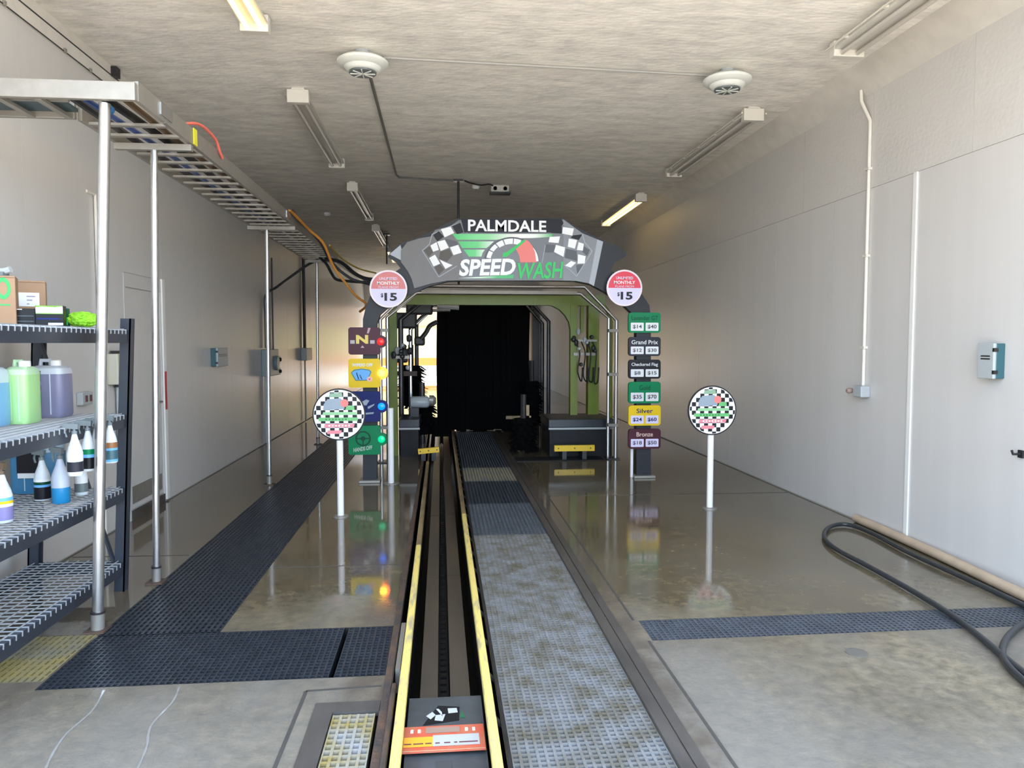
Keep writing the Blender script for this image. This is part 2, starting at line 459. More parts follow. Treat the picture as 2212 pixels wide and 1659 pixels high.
# ================================================================== SETTING
# floor with open pits under the gratings
HOLES = {
    'strip': (-1.875, -1.225, 4.16, 13.0), 'cross': (-1.875, -0.275, 3.53, 4.16), 'yellow': (-2.47, -1.885, 3.62, 4.19),
    'walk': (0.262, 0.885, 1.9, 13.3), 'drain': (1.128, 3.66, 3.815, 4.105), 'small': (-0.485, -0.275, 1.9, 3.19),
    'conveyor': (-0.235, 0.245, 1.9, 16.0)}
def floor_mesh():
    xs = sorted({XL - 0.1, XR + 0.1} | {v for h in HOLES.values() for v in h[:2]})
    ys = sorted({Y0, Y1} | {v for h in HOLES.values() for v in h[2:]})
    b = MB()
    for i in range(len(xs) - 1):
        for j in range(len(ys) - 1):
            mx, my = (xs[i] + xs[i + 1]) / 2, (ys[j] + ys[j + 1]) / 2
            if any(h[0] < mx < h[1] and h[2] < my < h[3] for h in HOLES.values()): continue
            b.add([(xs[i], ys[j], 0), (xs[i + 1], ys[j], 0), (xs[i + 1], ys[j + 1], 0), (xs[i], ys[j + 1], 0)], [(0, 1, 2, 3)])
    return b
fb = floor_mesh()
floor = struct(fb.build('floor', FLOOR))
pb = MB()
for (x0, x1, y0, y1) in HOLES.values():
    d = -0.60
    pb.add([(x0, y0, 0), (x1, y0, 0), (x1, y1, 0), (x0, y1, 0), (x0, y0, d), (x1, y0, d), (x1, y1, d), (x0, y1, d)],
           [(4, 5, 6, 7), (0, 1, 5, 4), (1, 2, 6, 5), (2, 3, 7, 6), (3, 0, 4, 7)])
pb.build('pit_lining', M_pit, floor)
def joint(pts, w=0.010):
    b = MB()
    for p, q in zip(pts, pts[1:]): b.beam((*p, 0.0005), (*q, 0.0005), w, 0.003)
    b.build('joint', M_joint, floor)
joint([(1.100, 1.75), (1.105, 3.81)], 0.014)
joint([(1.10, 4.11), (1.12, 12.5)], 0.012)
joint([(-0.645, 1.75), (-0.625, 3.40), (-0.285, 3.42)], 0.016)
joint([(-2.75, 5.75), (-1.90, 5.72)], 0.008)
joint([(-1.2, 5.35), (-0.30, 5.33)], 0.008)
joint([(1.12, 7.6), (3.7, 7.55)], 0.008)

# steel curbs that edge the conveyor trench and the walkway grating
def edge_part(x0, x1, y0, y1, z1, m_):
    MB().box(x0, x1, y0, y1, -0.05, z1).build('steel_edge', m_, floor)
edge_part(0.886, 0.940, 1.75, 13.3, 0.014, M_angle)
edge_part(0.952, 1.000, 1.75, 13.3, 0.006, M_angle)
edge_part(-0.272, -0.238, 1.75, 13.0, 0.012, M_rust)
edge_part(0.247, 0.260, 1.75, 13.3, 0.010, M_darksteel)

# walls: backing slab + separate panels with open joints
def wall(side, x, sgn):
    w = struct(MB().box(min(x + sgn * 0.006, x + sgn * 0.2), max(x + sgn * 0.006, x + sgn * 0.2), Y0, Y1, -0.05, 4.2).build('wall_' + side, M_wallback))
    return w
wall_right = wall('right', XR, 1)
wall_left = wall('left', XL, -1)
PW = 1.22
def panels(w, x, sgn, start, z0, z1, mat_, skip=()):
    y = start
    while y < Y1 - 0.05:
        a, b = max(y, Y0) + 0.0015, min(y + PW, Y1) - 0.0015
        if b > a:
            cuts = [(a, b)]
            for (s0, s1) in skip:
                cuts = [(u, v) for (a_, b_) in cuts for (u, v) in ((a_, min(b_, s0)), (max(a_, s1), b_)) if v - u > 0.01]
            for (u, v) in cuts:
                MB().box(min(x, x + sgn * 0.006), max(x, x + sgn * 0.006), u, v, z0, z1).build('panel', mat_, w)
        y += PW
panels(wall_right, XR, 1, 5.565 - 4 * PW, 0.012, 2.938, M_wall)
panels(wall_right, XR, 1, 5.565 - 3.5 * PW, 2.942, ZW, M_wallup)
panels(wall_left, XL, -1, 7.765 - 5 * PW, 0.012, ZW, M_wall, skip=((6.86, 7.73),))
MB().box(XL - 0.006, XL, 6.86, 7.73, 2.23, ZW).build('panel', M_wall, wall_left)
MB().box(XR - 0.012, XR, 5.545, 5.588, 0.03, 2.94).build('batten', M_trim, wall_right)
# left door with its frame
dr = struct(MB().box(XL - 0.05, XL - 0.004, 6.90, 7.70, 0.10, 2.09).build('door_1', M_door, None, (XL, 6.90, 0.1)))
MB().box(XL - 0.004, XL - 0.002, 6.94, 7.66, 0.14, 0.30).build('kick_plate', M_alu, dr)
MB().tube([(XL - 0.022, 7.62, 1.02), (XL + 0.03, 7.62, 1.02), (XL + 0.03, 7.52, 1.02)], 0.011, 8).build('door_handle', M_alu, dr)
MB().box(XL - 0.05, XL + 0.004, 6.862, 7.728, 2.10, 2.222).build('door_header', M_door, dr)
MB().box(XL - 0.05, XL + 0.004, 6.862, 6.897, 0.0, 2.10).build('door_jamb', M_door, dr)
MB().box(XL - 0.05, XL + 0.004, 7.703, 7.728, 0.0, 2.10).build('door_jamb', M_door, dr)
MB().box(XL - 0.05, XL + 0.01, 6.90, 7.70, 0.0, 0.085).build('threshold', M_angle, dr)
tr = struct(MB().box(XL, XL + 0.018, 7.735, 7.80, 0.02, 2.235).build('trim_1', M_trim, None, (XL, 7.735, 0.02)))
MB().box(XL + 0.018, XL + 0.0205, 7.737, 7.79, 0.93, 1.315).build('reflective_tape', mat('red tape', (0.50, 0.02, 0.03), 0.4), tr, label='red strip of tape')

# ceiling, cove on the right, trim band on the left
ceiling = struct(MB().box(XL - 0.2, XR + 0.2, Y0, Y1, ZC, ZC + 0.25).build('ceiling', M_ceil))
cv = MB(); cv.add([(XR, Y0, ZW), (XR, Y1, ZW), (3.50, Y1, ZC), (3.50, Y0, ZC), (XR, Y0, ZC), (XR, Y1, ZC)], [(0, 1, 2, 3), (0, 3, 4), (1, 5, 2), (3, 2, 5, 4), (0, 4, 5, 1)])
struct(cv.build('trim_2', M_cove))
b = struct(MB().box(XL, XL + 0.014, Y0, Y1, ZW - 0.005, ZC).build('trim_3', M_cove))
MB().box(XL + 0.014, XL + 0.02, Y0, Y1, 3.862, 3.870).build('band_joint', M_gap, b)
MB().box(XL + 0.014, XL + 0.02, Y0, Y1, ZW - 0.005, ZW + 0.003).build('band_joint', M_gap, b)
for y in (4.6, 5.13, 5.9, 6.3, 7.1, 8.0):
    MB().box(XL + 0.014, XL + 0.03, y, y + 0.025, ZW - 0.01, ZW + 0.02).build('clip', M_alu, b)
MB().box(XL + 0.014, XL + 0.06, 6.70, 6.78, 3.86, 3.94).build('bracket', M_black, b)
wb = MB(); wb.box(XL, XR, Y1 - 0.2, Y1, 2.9, ZC); wb.box(0.8, XR, Y1 - 0.2, Y1, 0, 2.9)  # end wall added to cut the light coming in from the exit
struct(wb.build('wall_back', M_wallup))
# outside: yards and a sunlit building across from the exit
struct(MB().add([(-40, -40, -0.02), (40, -40, -0.02), (40, Y0, -0.02), (-40, Y0, -0.02)], [(0, 1, 2, 3)]).build('ground_entrance', M_sand))
struct(MB().add([(-40, Y1, -0.02), (40, Y1, -0.02), (40, 80, -0.02), (-40, 80, -0.02)], [(0, 1, 2, 3)]).build('ground_exit', M_sand))
bd = thing('building', 'pale stucco building with orange base band seen through the far exit', 'building', (-3, 38, 0))
MB().box(-14, 12, 38, 44, 0.84, 2.45).build('wall', mat('cream stucco', (0.50, 0.40, 0.19), 0.8, vary=0.1), bd)
MB().box(-14, 12, 37.9, 44, 2.45, 4.2).build('fascia', mat('tan stucco', (0.34, 0.22, 0.15), 0.8, vary=0.2, vscale=2), bd)
MB().box(-14, 12, 37.95, 44, 0.45, 0.84).build('base_band', mat('orange band', (0.46, 0.13, 0.015), 0.7), bd)
MB().box(-14, 12, 37.8, 44, -0.02, 0.45).build('plinth', mat('pale plinth', (0.6, 0.55, 0.5), 0.8), bd)
MB().box(-14.2, 12.2, 37.6, 44, 4.2, 4.4).build('roof', mat('roof edge', (0.4, 0.3, 0.22), 0.8), bd)
# ================================================================== FLOOR GRATINGS
def grate(label, rect, px_, py_, wx, wy, material, frame=None, z1=0.0, h=0.045, group=None, cat='grating', framemat=None):
    x0, x1, y0, y1 = rect
    t = thing('floor_grating', label, cat, ((x0 + x1) / 2, (y0 + y1) / 2, z1), group)
    b = MB()
    nx = max(1, round((x1 - x0) / px_)); ny = max(1, round((y1 - y0) / py_))
    def top(bx0, bx1, by0, by1, zt, zb):      # open-bottomed bar
        b.add([(bx0, by0, zt), (bx1, by0, zt), (bx1, by1, zt), (bx0, by1, zt), (bx0, by0, zb), (bx1, by0, zb), (bx1, by1, zb), (bx0, by1, zb)],
              [(0, 1, 2, 3), (4, 5, 1, 0), (5, 6, 2, 1), (6, 7, 3, 2), (7, 4, 0, 3)])
    for i in range(nx + 1):
        x = x0 + (x1 - x0) * i / nx
        top(max(x0, x - wx / 2), min(x1, x + wx / 2), y0, y1, z1, z1 - h)
    for j in range(ny + 1):
        y = y0 + (y1 - y0) * j / ny
        top(x0, x1, max(y0, y - wy / 2), min(y1, y + wy / 2), z1 - 0.0015, z1 - h)
    b.build('bar_mesh', material, t, kind='stuff')
    if frame:
        f = MB(); w = frame
        f.box(x0 - w, x0, y0 - w, y1 + w, z1 - h, z1 + 0.004); f.box(x1, x1 + w, y0 - w, y1 + w, z1 - h, z1 + 0.004)
        f.box(x0, x1, y0 - w, y0, z1 - h, z1 + 0.004); f.box(x0, x1, y1, y1 + w, z1 - h, z1 + 0.004)
        f.build('frame', framemat or M_darksteel, t)
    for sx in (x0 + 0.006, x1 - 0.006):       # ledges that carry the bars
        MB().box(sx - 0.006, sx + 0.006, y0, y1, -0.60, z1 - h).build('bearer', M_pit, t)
    return t
walk = [(1.92, 6.085, M_grlight, 'light grey worn walkway grating nearest the entrance, beside the yellow conveyor rail'),
        (6.095, 7.30, M_grmid, 'slate walkway grating just beyond the light grey one'),
        (7.31, 8.52, M_grdark, 'darkest walkway grating, second before the mustard one'),
        (8.53, 9.44, M_gryel2, 'mustard worn walkway grating between two dark ones'),
        (9.45, 13.28, M_grdark, 'long dark walkway grating running under the black curtain')]
for y0, y1, m_, lab in walk:
    grate(lab, (0.264, 0.883, y0, y1), 0.0345, 0.032, 0.0125, 0.0145, m_)
grate('long dark blue grating strip along the door side of the lane', (-1.873, -1.227, 4.17, 12.98), 0.033, 0.052, 0.016, 0.010, M_grdark, group=None)
grate('dark blue cross grating between the steel poles and the conveyor', (-1.873, -0.545, 3.534, 4.158), 0.030, 0.034, 0.010, 0.010, M_grdark)
grate('short dark grating panel beside the conveyor, split off by a black slot', (-0.520, -0.277, 3.534, 4.158), 0.030, 0.034, 0.010, 0.010, M_grdark)
grate('worn yellow grating at the foot of the storage rack', (-2.468, -1.888, 3.624, 4.188), 0.034, 0.060, 0.022, 0.010, M_gryel)
grate('narrow blue grey drain grating across the floor towards the hose', (1.130, 3.658, 3.817, 4.103), 0.032, 0.032, 0.011, 0.010, mat('blue grey drain', (0.085, 0.093, 0.108), 0.4, vary=0.3))
grate('small yellow and grey grating in a dark frame by the conveyor front', (-0.470, -0.290, 1.92, 3.165), 0.036, 0.040, 0.012, 0.013,
      mat('yellow grey grating', (0.30, 0.30, 0.30), 0.45, spec=0.2, col2=(0.29, 0.22, 0.07), vscale=4, contrast=(.4, .6)), frame=0.0, framemat=M_angle)
MB().box(-0.56, -0.475, 1.9, 3.27, -0.02, 0.006).build('steel_edge', M_angle, floor)
MB().box(-0.475, -0.275, 3.18, 3.27, -0.02, 0.006).build('steel_edge', M_angle, floor)

# ================================================================== CONVEYOR
cv = thing('conveyor', 'car wash conveyor trench with worn yellow guide rails and brown deck', 'conveyor', (0, 2.0, 0))
ZR = 0.07
def rail(x, ends):
    for (y0, y1, m_) in ends:
        b = MB(); b.bevbox(x - 0.020, x + 0.020, y0, y1, ZR - 0.045, ZR, 0.010)
        b.build('guide_rail', m_, cv)
    MB().box(x - 0.012, x + 0.012, 1.95, 13.0, -0.3, ZR - 0.04).build('rail_web', M_darksteel, cv)
rail(-0.176, [(1.95, 5.6, M_yellow), (5.6, 9.6, M_yelbr)])
rail(0.200, [(1.95, 6.6, M_yellow), (6.6, 13.0, M_yelbr)])
y = 2.2
while y < 12.5:
    MB().beam((0.215, y, 0.02), (0.255, y, -0.02), 0.035, 0.012).build('rail_bracket', M_darksteel, cv)
    y += 0.42
MB().tube([(-0.222, 1.95, 0.03), (-0.222, 3.25, 0.03), (-0.224, 3.42, 0.0)], 0.013, 8).build('side_pipe', M_rust, cv)
MB().box(-0.228, -0.204, 3.55, 4.15, -0.1, 0.02).build('side_plate', M_alu, cv)
for s, (x0, x1) in enumerate(((-0.104, -0.022), (0.036, 0.128))):
    y = 3.33
    while y < 12.9:
        MB().box(x0, x1, y, min(y + 1.83, 12.95) - 0.006, -0.05, -0.035).build('deck_plate', M_brownplate, cv)
        y += 1.83
MB().box(-0.022, 0.032, 3.33, 12.95, -0.19, -0.17).build('slot_floor', M_black, cv)
ch = MB()
y = 3.36
while y < 12.9:
    ch.box(-0.010, 0.020, y, y + 0.05, -0.168, -0.150); y += 0.075
ch.build('chain', M_black, cv, kind='stuff')
MB().box(-0.150, 0.175, 1.95, 3.325, -0.05, -0.02).build('front_plate', mat('dark front plate', (0.075, 0.08, 0.085), 0.4, vary=0.3, vscale=9), cv)
MB().box(-0.024, 0.034, 1.95, 2.80, -0.0195, -0.017).build('front_slot', M_gap, cv)
# checkered emblem and the red warning plate on the front plate
q = MB()
for (a, b_, c_, d_) in (((-.072, 3.155), (-.045, 3.190), (-.030, 3.160), (-.052, 3.125)), ((-.030, 3.215), (-.018, 3.215), (-.004, 3.185), (.0, 3.145)),
                        ((-.035, 3.115), (-.030, 3.160), (.012, 3.165), (.0, 3.105)), ((.022, 3.215), (.062, 3.215), (.066, 3.175), (.025, 3.170))):
    q.add([(*p, -0.0185) for p in (a, b_, c_, d_)], [(0, 1, 2, 3)])
q.build('emblem', mat('emblem grey white', (0.45, 0.47, 0.46), 0.5), cv)
q = MB().add([(*p, -0.0187) for p in ((-.085, 3.075), (.07, 3.105), (.075, 3.225), (-.02, 3.245))], [(0, 1, 2, 3)]); q.build('emblem_ground', M_pblack, cv)
q = MB().add([(*p, -0.0183) for p in ((.075, 3.125), (.10, 3.125), (.08, 3.195))], [(0, 1, 2)]); q.build('emblem_tip', mat('emblem green', (0.02, 0.12, 0.05), 0.5), cv)
MB().beam((0.005, 2.835, 0.000), (0.005, 3.050, -0.012), 0.330, 0.006).build('warning_plate', mat('worn red plate', (0.62, 0.085, 0.045), 0.4, col2=(0.50, 0.16, 0.09), vscale=14), cv)
def onplate(name, x0, x1, y0, y1, m_, dz=0.0):
    f = lambda y: 0.0042 + (2.835 - y) * 0.0558 + dz
    MB().add([(x0, y0, f(y0)), (x1, y0, f(y0)), (x1, y1, f(y1)), (x0, y1, f(y1))], [(0, 1, 2, 3)]).build(name, m_, cv)
onplate('plate_print', -0.157, -0.04, 2.872, 2.955, mat('print orange', (0.85, 0.40, 0.04), 0.4))
onplate('plate_print', -0.04, 0.148, 2.872, 2.965, mat('print silver', (0.46, 0.46, 0.46), 0.35))
onplate('plate_print', -0.07, 0.07, 2.985, 3.035, mat('print taupe red', (0.34, 0.22, 0.17), 0.4))
for x in (-0.133, -0.103, 0.092, 0.122):
    onplate('plate_print', x, x + 0.012, 2.990, 3.022, M_pwhite)
for x0, x1 in ((-0.155, -0.125), (-0.118, -0.078), (-0.07, -0.045), (-0.03, -0.012), (0.005, 0.03), (0.045, 0.058), (0.065, 0.14)):
    onplate('plate_print', x0, x1, 2.892, 2.902, mat('print plum', (0.14, 0.05, 0.06), 0.4), 0.0006)
onplate('plate_print', -0.158, 0.168, 2.8365, 2.842, mat('print tan', (0.62, 0.40, 0.25), 0.4))
# far end guides over the conveyor
# ================================================================== STEEL POLES, TRAY
def pole(label, base, top, r):
    t = thing('support_pole', label, 'pole', base, None)
    MB().tube([base, top], r, 16).build('shaft', M_steel, t, smooth=True)
    d = (Vector(top) - Vector(base)).normalized(); p = Vector(base)
    MB().tube([p + d * 0.004, p + d * 0.10], r + 0.006, 16).build('foot_sleeve', M_alu, t, smooth=True)
    MB().tube([p + d * 0.10, p + d * 0.112], r + 0.010, 16).build('collar', M_darksteel, t)
    MB().box(p.x - 0.055, p.x + 0.055, p.y - 0.055, p.y + 0.055, 0.0, 0.010).build('base_plate', M_rust, t)
    return t
pole('thick steel pole nearest the entrance, in front of the storage rack', (-1.912, 4.249, 0), (-1.790, 4.249, 2.885), 0.029)
p2 = pole('steel pole beside the red taped door frame', (-1.903, 5.084, 0), (-1.845, 5.084, 2.85), 0.022)
p3 = pole('thin steel pole in front of the wall sockets, third from the entrance', (-1.937, 8.528, 0), (-1.916, 8.528, 2.86), 0.022)
p4 = pole('slender far steel pole under the dangling black hoses', (-1.939, 11.877, 0), (-1.915, 11.877, 2.86), 0.020)
def crossbar(par, x0, x1, y, z):
    MB().box(x0, x1, y - 0.022, y + 0.022, z - 0.018, z + 0.022).build('crossbar', M_alu, par)
crossbar(p2, -2.085, -1.606, 5.084, 2.866); crossbar(p3, -2.12, -1.605, 8.528, 2.872); crossbar(p4, -2.07, -1.72, 11.877, 2.872)
tray = thing('cable_tray', 'aluminium ladder cable tray running under the ceiling on steel poles', 'cable tray', (-1.85, 4.2, 2.9))
MB().bevbox(-2.78, -1.612, 4.19, 4.225, 2.890, 2.987, 0.004).build('front_rail', M_alu, tray)
MB().bevbox(-2.78, -2.09, 4.56, 4.59, 2.890, 2.985, 0.004).build('side_rail', M_alu, tray)
for x in (-2.72, -2.52, -2.32, -2.12):
    MB().box(x - 0.018, x + 0.018, 4.225, 4.56, 2.888, 2.905).build('rung', M_alu, tray)
MB().box(-2.78, -2.0, 4.30, 4.315, 2.905, 2.915).build('divider', M_alu, tray)
for (y0, y1) in ((4.225, 4.62), (4.62, 8.14), (8.14, 12.0)):
    MB().box(-1.632, -1.606, y0, y1 - 0.012, 2.895, 3.0).build('side_rail', M_alu, tray)
    if y1 > 4.7: MB().box(-2.10, -2.075, max(y0, 4.59), y1 - 0.012, 2.895, 3.0).build('side_rail', M_alu, tray)
for y in (4.62, 8.14):
    MB().box(-1.606, -1.598, y - 0.09, y + 0.09, 2.92, 2.99).build('splice_plate', M_steel, tray)
rung_mesh = None
y = 4.72
while y < 11.95:
    if rung_mesh is None:
        r0 = MB().box(-2.078, -1.630, y - 0.022, y + 0.022, 2.896, 2.912).build('rung', M_alu, tray); rung_mesh = r0; ry = y
    else:
        o = rung_mesh.copy(); C.objects.link(o); o.parent = tray; o.location = (0, y - ry, 0)
    y += 0.2335
MB().box(-2.60, -2.06, 4.24, 4.54, 2.92, 2.94).build('tray_floor', mat('dark teal sheet', (0.05, 0.085, 0.10), 0.5), tray)
# bundles lying in the tray
for i, (x, r, m_, lab) in enumerate(((-1.98, 0.022, M_black, 'thick black cable lying in the ceiling tray beside the wall'),
                                     (-1.90, 0.016, mat('blue hose', (0.02, 0.06, 0.22), 0.4), 'dark blue hose lying in the ceiling tray'),
                                     (-1.82, 0.024, M_rubber, 'thick charcoal hose lying in the middle of the ceiling tray'),
                                     (-1.72, 0.018, mat('brown cable', (0.10, 0.06, 0.03), 0.5), 'brown cable lying in the ceiling tray by its outer rail'))):
    tag(MB().tube([(x + random.uniform(-.03, .03), yy, 2.914 + r) for yy in (4.3, 5.5, 7, 8.5, 10, 11.9)], r, 7, 4).build('tray_cable', m_, None, (x, 4.3, 2.93), smooth=True), lab, 'cable')
tag(MB().tube([(-1.95, 4.36, 2.968), (-1.80, 4.34, 2.968), (-1.755, 4.6, 2.968), (-1.76, 5.2, 2.968)], 0.026, 10, 6).build('tray_pipe', M_conduit, None, (-1.8, 4.3, 2.93), smooth=True), 'pale pipe bending along the tray behind the nearest pole', 'pipe')
tag(MB().tube([(-1.785, 4.31, 2.868), (-1.785, 4.27, 2.868)], 0.022, 12).build('blue_cap', mat('blue cap', (0.02, 0.12, 0.28), 0.35), None, (-1.785, 4.29, 2.868)), 'small blue pipe cap at the top of the nearest pole', 'cap')
tag(MB().tube([(-1.64, 5.05, 3.012), (-1.62, 5.2, 3.06), (-1.605, 5.35, 3.075), (-1.592, 5.55, 3.05), (-1.592, 5.65, 2.99), (-1.594, 5.72, 2.96)], 0.010, 8, 5).build('red_cord', mat('coral cord', (0.75, 0.16, 0.11), 0.5), None, (-1.62, 5.2, 3.0), smooth=True), 'coral red cord looped over the tray rail', 'cord')
tag(MB().bevbox(-1.6055, -1.598, 5.10, 5.17, 2.90, 3.006, 0.003).build('yellow_tag', mat('yellow tag', (0.72, 0.66, 0.03), 0.5), None, (-1.62, 5.13, 2.95)), 'small yellow tag wrapped on the tray rail', 'tag')
def hose(name, pts, r, m_, label, cat='hose', n=8):
    return tag(MB().tube(pts, r, n, 6).build(name, m_, None, pts[0], smooth=True), label, cat)
M_orange = mat('orange hose', (0.50, 0.21, 0.035), 0.4)
hose('orange_hose', [(-1.60, 8.2, 3.02), (-1.54, 8.5, 2.95), W(668, 497, 8.8), W(698, 525, 9.0), W(720, 575, 9.2), W(745, 610, 9.25), W(770, 640, 9.3), W(792, 658, 9.35), (-1.02, 9.6, 2.0)], 0.016, M_orange, 'orange hose dropping from the tray to the wash arch')
hose('black_hose', [W(628, 450, 8.2), W(650, 480, 8.7), W(690, 520, 9.1), W(712, 560, 9.4), W(735, 585, 9.5), W(765, 605, 9.5), W(800, 615, 9.6), W(835, 640, 9.9)], 0.018, M_hose, 'black hose running beside the orange hose')
hose('black_hose', [W(690, 556, 11.72), W(705, 570, 11.6), W(716, 590, 11.4), W(728, 604, 11.2), W(760, 608, 10.8), W(800, 612, 10.5), W(832, 628, 10.3)], 0.022, M_hose, 'black hose looping from the far pole towards the arch')
hose('black_hose', [W(688, 560, 12.05), W(660, 575, 12.05), W(625, 600, 12.05), W(598, 620, 11.8), (-2.74, 12.05, 2.35), (-2.75, 12.05, 2.0), (-2.75, 12.05, 1.52)], 0.020, M_hose, 'black hose hanging down the wall to the grey switch box')
hose('black_cable', [W(704, 560, 11.5), W(735, 566, 11.0), W(765, 590, 10.6), W(790, 602, 10.3), W(820, 605, 10.1)], 0.028, M_hose, 'thick black cable bundle entering the arch', 'cable')
hose('yellow_line', [W(712, 530, 9.6), W(740, 560, 10.2), W(775, 580, 10.6), W(812, 590, 10.9)], 0.012, mat('mustard line', (0.40, 0.28, 0.05), 0.5), 'thin mustard line beside the bundle at the arch', 'cable')

# ================================================================== CEILING FIXTURES
def tube_light(label, x, y0, y1, lit=False, w=0.15, guard=False):
    t = thing('ceiling_light', label, 'light', (x, (y0 + y1) / 2, ZC), None)
    b = MB(); zt, zb = ZC, ZC - 0.085
    sec = [(x - w / 2 * .55, zt), (x - w / 2, zb + .02), (x - w / 2, zb), (x + w / 2, zb), (x + w / 2, zb + .02), (x + w / 2 * .55, zt)]
    b.prism(sec, y0, y1); b.build('housing', M_fixture, t)
    for s in (-1, 1):
        MB().tube([(x + s * w * .26, y0 + 0.07, zb - 0.024), (x + s * w * .26, y1 - 0.07, zb - 0.024)], 0.017, 10).build('lamp_tube', M_tubeon if lit else M_lens, t, smooth=True)
    for y in (y0 + 0.035, y1 - 0.035):
        MB().bevbox(x - w / 2 - .004, x + w / 2 + .004, y - 0.039, y + 0.039, zb - 0.05, ZC - 0.015, 0.006).build('end_cap', mat('end cap', (0.66, 0.63, 0.57), 0.4), t)
    if guard:
        for s in (-1, 1):
            MB().tube([(x + s * w * .62, y0, zb + 0.02), (x + s * w * .62, y1, zb + 0.02)], 0.007, 6).build('side_wire', M_conduit, t)
        for k in range(5):
            yy = y0 + (y1 - y0) * (k + .5) / 5
            MB().box(x - w * .64, x + w * .64, yy - .015, yy + .015, zb + 0.012, zb + .028).build('clip', M_conduit, t)
    return t
tube_light('lit twin tube light above the storage side nearest the entrance', -1.31, 3.12, 5.62, True, 0.19)
tube_light('unlit long light behind the round fixture, on the cable tray side', -1.30, 7.12, 9.75, False, 0.19)
tube_light('small unlit light on the cable tray side, far beyond the round fixtures', -1.27, 11.1, 13.75)
tube_light('dim light of the tray side above the hose bundle', -1.27, 15.0, 17.5)
tube_light('lit light seen under the grey wing of the arch', -1.25, 18.4, 20.9, True)
tube_light('wide unlit light with side wires nearest the entrance, over the hose wall', 3.16, 3.15, 5.66, False, 0.24, True)
tube_light('unlit light with side wires behind the second round fixture', 3.12, 7.25, 9.85, False, 0.20, True)
tube_light('lit yellow light over the hose wall beside the arch', 3.14, 11.5, 14.05, True, 0.17)
def fan(label, x, y):
    t = thing('round_ceiling_fixture', label, 'light', (x, y, ZC), 'round ceiling fixtures')
    M_d = mat('dome enamel', (0.70, 0.72, 0.68), 0.35)
    MB().lathe([(0.06, ZC), (0.06, ZC - 0.05)], (x, y, 0), 16).build('mount', M_greyplastic, t)
    MB().lathe([(0.10, ZC - 0.05), (0.17, ZC - 0.062), (0.205, ZC - 0.085), (0.205, ZC - 0.105), (0.18, ZC - 0.125), (0.15, ZC - 0.13), (0.135, ZC - 0.155), (0.115, ZC - 0.165)], (x, y, 0), 28).build('dome', M_d, t, smooth=True)
    g = MB()
    g.lathe([(0.113, ZC - 0.155), (0.108, ZC - 0.178)], (x, y, 0), 22)
    g.build('lens', mat('lamp grille', (0.10, 0.115, 0.12), 0.4), t)
    for k in range(4):
        a = PI * k / 4
        MB().beam((x - .10 * math.cos(a), y - .10 * math.sin(a), ZC - .181), (x + .10 * math.cos(a), y + .10 * math.sin(a), ZC - .181), .008, .006).build('grille_bar', M_d, t)
fan('round white ceiling fixture with a drooping conduit behind it, on the tray side', -0.615, 6.20)
fan('round white ceiling fixture near the hose wall lights', 2.47, 6.31)
def conduit(name, pts, r, label, m_=M_conduit, n=8, smooth=0):
    return tag(MB().tube(pts, r, n, smooth).build(name, m_, None, pts[0], smooth=True), label, 'conduit')
conduit('ceiling_conduit', [(-0.45, 6.28, ZC - 0.014), (2.36, 6.42, ZC - 0.014)], 0.013, 'grey ceiling conduit joining the two round fixtures', mat('grey conduit', (0.34, 0.33, 0.31), 0.5))
conduit('ceiling_conduit', [(-0.604, 6.42, ZC - 0.014), (-0.604, 10.55, ZC - 0.014), (-0.57, 10.72, ZC - 0.014), (0.25, 10.84, ZC - 0.014), (0.33, 10.85, ZC - 0.014)], 0.014, 'dark conduit bending across the ceiling to the hanging rod', mat('dark conduit', (0.13, 0.125, 0.12), 0.5))
def pend(label, x, y, z):
    t = thing('hanging_rod', label, 'rod', (x, y, ZC))
    MB().box(x - 0.07, x + 0.07, y - 0.05, y + 0.05, ZC - 0.03, ZC).build('ceiling_plate', M_darksteel, t)
    MB().tube([(x, y, ZC - 0.03), (x, y, z)], 0.017, 10).build('shaft', M_darksteel, t, smooth=True)
pend('dark rod hanging from the ceiling behind the lettered arch', 0.265, 10.84, 2.45)
pend('short dark rod hanging above the grey arch wing', -1.15, 16.3, 3.3)
conduit('ceiling_conduit', [(0.36, 10.86, ZC - 0.012), (0.45, 11.0, ZC - 0.012), (0.60, 11.12, ZC - 0.012), (0.72, 11.05, ZC - 0.012), (0.78, 11.1, ZC - 0.02)], 0.011, 'thin cable running from the rod to the twin lamp unit', M_darksteel, 6, 4)
em = thing('emergency_light', 'twin headed emergency light on the ceiling above the arch', 'light', (0.90, 11.2, ZC))
MB().bevbox(0.755, 1.03, 11.14, 11.28, ZC - 0.10, ZC, 0.012).build('body', mat('beige plastic', (0.55, 0.52, 0.47), 0.5), em)
for x in (0.82, 0.97):
    MB().lathe([(0.03, 0.0), (0.05, -0.03), (0.045, -0.06)], (x, 11.14, ZC - 0.05), 14, 'Y').build('lamp_head', M_fixture, em, smooth=True)
MB().box(0.74, 1.05, 11.13, 11.29, ZC - 0.125, ZC - 0.10).build('lower_lip', M_black, em)
for lab, x, y in (('small round detector on the ceiling beside the twin lamp unit', 0.535, 11.2), ('small round detector on the ceiling by the cable tray', -2.03, 13.8)):
    t = thing('detector', lab, 'detector', (x, y, ZC))
    MB().lathe([(0.055, ZC), (0.06, ZC - 0.03), (0.04, ZC - 0.055)], (x, y, 0), 16).build('body', M_whitep, t, smooth=True)
    MB().lathe([(0.03, ZC - 0.055), (0.022, ZC - 0.065)], (x, y, 0), 12).build('sensor', M_greyplastic, t)

